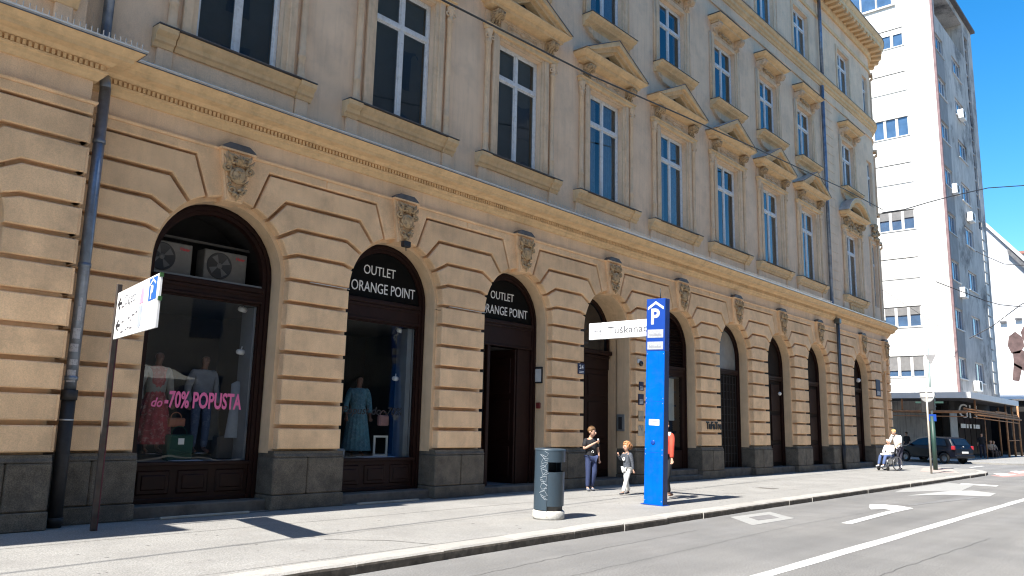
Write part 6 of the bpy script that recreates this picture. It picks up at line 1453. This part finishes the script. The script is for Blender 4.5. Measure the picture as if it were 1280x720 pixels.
for x, y, lb_ in ((63.2,-.05,'low dark bench under the seated person nearer the car'),(64.4,.0,'low dark bench under the seated person farther from the car')):
    t = thing('bench',lb_,'bench',(x,y,-.02)); m = MB(); m.box(-.3,.3,-.2,.2,.36,.42,b=.01); m.done('seat', WOODK, t)
    for s in (-1,1): m = MB(); m.box(s*.25-.03,s*.25+.03,-.18,.18,0,.36); m.done('leg', WOODK, t)
# the tower with everything round it stands a few metres farther off, and is that much bigger
FS = 1.06
for o in [TB, sgh, tf] + [q for q in bpy.data.objects if q.parent is None and ((q.name.startswith('air_conditioner') and q.location.x > 50) or (q.name.split('.')[0] in ('person','bench') and q.location.x > 50))]:
    o.location = (o.location.x*FS, (o.location.y+12.0646)*FS-12.0646, (o.location.z-1.5)*FS+1.5); o.scale = tuple(c_*FS for c_ in o.scale)
# ================================================================== FAR BUILDINGS
gb = thing('gable_building','pale grey gable wall with sloping roof edge and brown mural beyond the tower block','building',(80,2,0))
GBM = mat('pale_grey_gable',(0.50,0.51,0.53),.9,var=.08,scale=.4,speck=.03,dirt=(0.62,0.62,0.62),dscale=.5,damt=.5)
m = MB(); m.prism([(16,0),(16,24),(4.2,22.4),(2.1,20.0),(-.55,16.5),(-4.0,11.9),(-4.0,0)], 80, 100, axis='x'); m.move(at(gb)).done('gable_wall', GBM, gb)
m = MB(); m.prism([(4.2,22.45),(2.1,20.05),(-.55,16.55),(-4.0,11.95),(-4.3,11.95),(-.7,16.85),(2.0,20.35),(4.2,22.8)], 79.7, 100, axis='x'); m.move(at(gb)).done('roof_edge', mat('pale_roof_edge',(0.45,0.45,0.46),.7), gb)
m = MB(); m.prism([(.6,17.9),(-3.2,12.9),(-3.2,12.4),(.6,17.4)], 79.55, 79.98, axis='x'); m.move(at(gb)).done('gutter', LEAD, gb)
m = MB(); m.box(79.9,80,-4,2.3,0,11.9); m.move(at(gb)).done('white_panel', mat('bright_white_render',(0.8,0.8,0.8),.9,var=.03), gb)
for y, z in ((1.4,11.3),(.25,11.5)): m = MB(); m.box(79.6,79.9,y-.25,y+.25,z,z+.15); m.move(at(gb)).done('lamp_bracket', LEAD, gb)
mu = thing('mural','dark brown painted figure on the white lower part of the far gable wall','mural',(79.88,.8,6))
m = MB(); r = random.Random(21)
for poly_ in ([(1.1,10.1),(.6,10.5),(.1,10.0),(.0,9.2),(.4,8.6),(1.0,8.6),(1.25,9.3)],[(.9,8.7),(.2,8.9),(-.6,8.2),(-.7,7.3),(.1,7.0),(.9,7.6)],[(.9,7.8),(.3,7.4),(.6,6.2),(1.1,6.3)],[(-.1,7.2),(-.7,7.5),(-.9,6.3),(-.3,6.2)],[(.2,10.4),(-.1,11.0),(-.3,10.3),(-.7,10.7),(-.6,9.6),(.0,9.5)]):
    m.prism(poly_, 79.885, 79.895, axis='x')
m.move(at(mu)).done('painted_figure', mat('mural_brown',(0.11,0.07,0.065),.9,var=.4,scale=1.5), mu)
fb = thing('distant_house','distant pale house with a red roof edge behind the grey gable','building',(112,-1,0))
m = MB(); m.box(112,130,-12,6,-4,24.5); m.move(at(fb)).done('wall', mat('pale_house',(0.6,0.58,0.55),.9), fb)
m = MB(); m.prism([(-12.4,24.5),(6.4,24.5),(6.0,24.9),(-12,24.9)], 111.5, 130.5, axis='x'); m.move(at(fb)).done('roof', mat('red_roof_tiles',(0.30,0.14,0.11),.9,var=.2), fb)
for i in range(5): m = MB(); m.box(111.95,112.05,-10.5+3*i,-9.3+3*i,20.5,22.3); m.move(at(fb)).done('window', BLG, fb)
GS = 1.25
for o in (gb, mu): o.location = (o.location.x*GS, (o.location.y+12.0646)*GS-12.0646, (o.location.z-1.5)*GS+1.5); o.scale = (GS,)*3
fb.location.x += 25; fb.location.y += 3; fb.location.z += 4; fb.scale = (1,1,1.0)
t = thing('kiosk','dark low shop volume beyond the timber frame, next to the tower block','building',(79,4,0))
m = MB(); m.box(79,92,-.9,13,0,4.5); m.move(at(t)).done('wall', DARKIN, t); m = MB(); m.box(78.6,92.2,-1.2,13.1,4.5,4.65); m.move(at(t)).done('roof', LEAD, t)
for i in range(4): m = MB(); m.box(78.93,79.02,-.4+1.9*i,1.1+1.9*i,.3,3.6); m.move(at(t)).done('shop_pane', mat('black_shop_glass',(0.004,0.004,0.005)), t)
for i, (x0,x1,h,col) in enumerate(((88,108,5.2,(0.10,0.03,0.06)),)):
    t = thing('shop_building','low dark shop with a purple awning at the far end of the street','building',(x0,-5,0)); m = MB(); m.box(x0,x1,-14,-4.5,0,h); m.move(at(t)).done('wall', DARKIN, t); m = MB(); m.prism([(-4.5,3.4),(-2.2,2.6),(-2.2,2.5),(-4.5,3.1)], x0, x1, axis='x'); m.move(at(t)).done('awning', mat('purple_awning',(0.20,0.04,0.16),.8), t)
# ================================================================== PARASOL ACROSS THE STREET (seen in the shop glass)
pa = thing('parasol','pale square cafe parasol across the street, seen only mirrored in the display windows','parasol',(10.0,-13.9,0))
m = MB(); tip = (0,0,3.75); cr = [(-2.6,-1.5,2.72),(2.9,-1.5,2.72),(2.9,1.5,2.72),(-2.6,1.5,2.72)]
for i in range(4):
    a, b = cr[i], cr[(i+1)%4]; m.add([a,b,tip],[(0,1,2)]); m.add([a,b,(b[0],b[1],b[2]-.18),(a[0],a[1],a[2]-.18)],[(0,1,2,3)])
m.done('canopy', mat('cream_canvas',(0.80,0.79,0.70),.8,var=.05), pa); m = MB(); m.tube([(0,0,0),(0,0,3.7)],.035,8); m.done('pole', WOODK, pa)
m = MB(); m.box(-.4,.4,-.4,.4,0,.08,b=.01); m.done('base', STEP, pa)
for q in cr: m = MB(); m.tube([(0,0,3.68),(q[0],q[1],q[2]-.02)],.015,5); m.done('rib', WOODK, pa)
# ================================================================== THE OPPOSITE SIDE (seen only in the glass)
OPC = [(0.55,0.50,0.42),(0.50,0.46,0.40),(0.5,0.46,0.42)]
for i, (x0,x1,h) in enumerate(((-34,-2,23.5),(-2,37,24.5),(37,66,12.5))):
    t = thing('opposite_building',['plain beige building across the street, the left one','plain cream building across the street, the middle one','plain grey-beige building across the street, the right one'][i],'building',((x0+x1)/2,-17,0))
    mm_ = mat('opposite_render_%d' % i, OPC[i], .9, var=.1, scale=1); m = MB(); m.box(x0,x1-.02,-30,-17,0,h); m.move(at(t)).done('wall', mm_, t)
    wm = MB(); wm.box(-.6,.6,-.04,.03,-.95,.95); wme = wm.mesh('window', BLG); x = x0+1.8
    while x < x1-1.5:
        for z in (5.6,9.2,12.6,16.0,19.4):
            if z+1 < h: link('window', wme, t, (x-(x0+x1)/2,0,z))
        mq = MB(); mq.box(x-.9,x+.9,-17.02,-16.95,.2,3.2); mq.move(at(t)).done('shop_window', BLG, t)
        x += 3.1
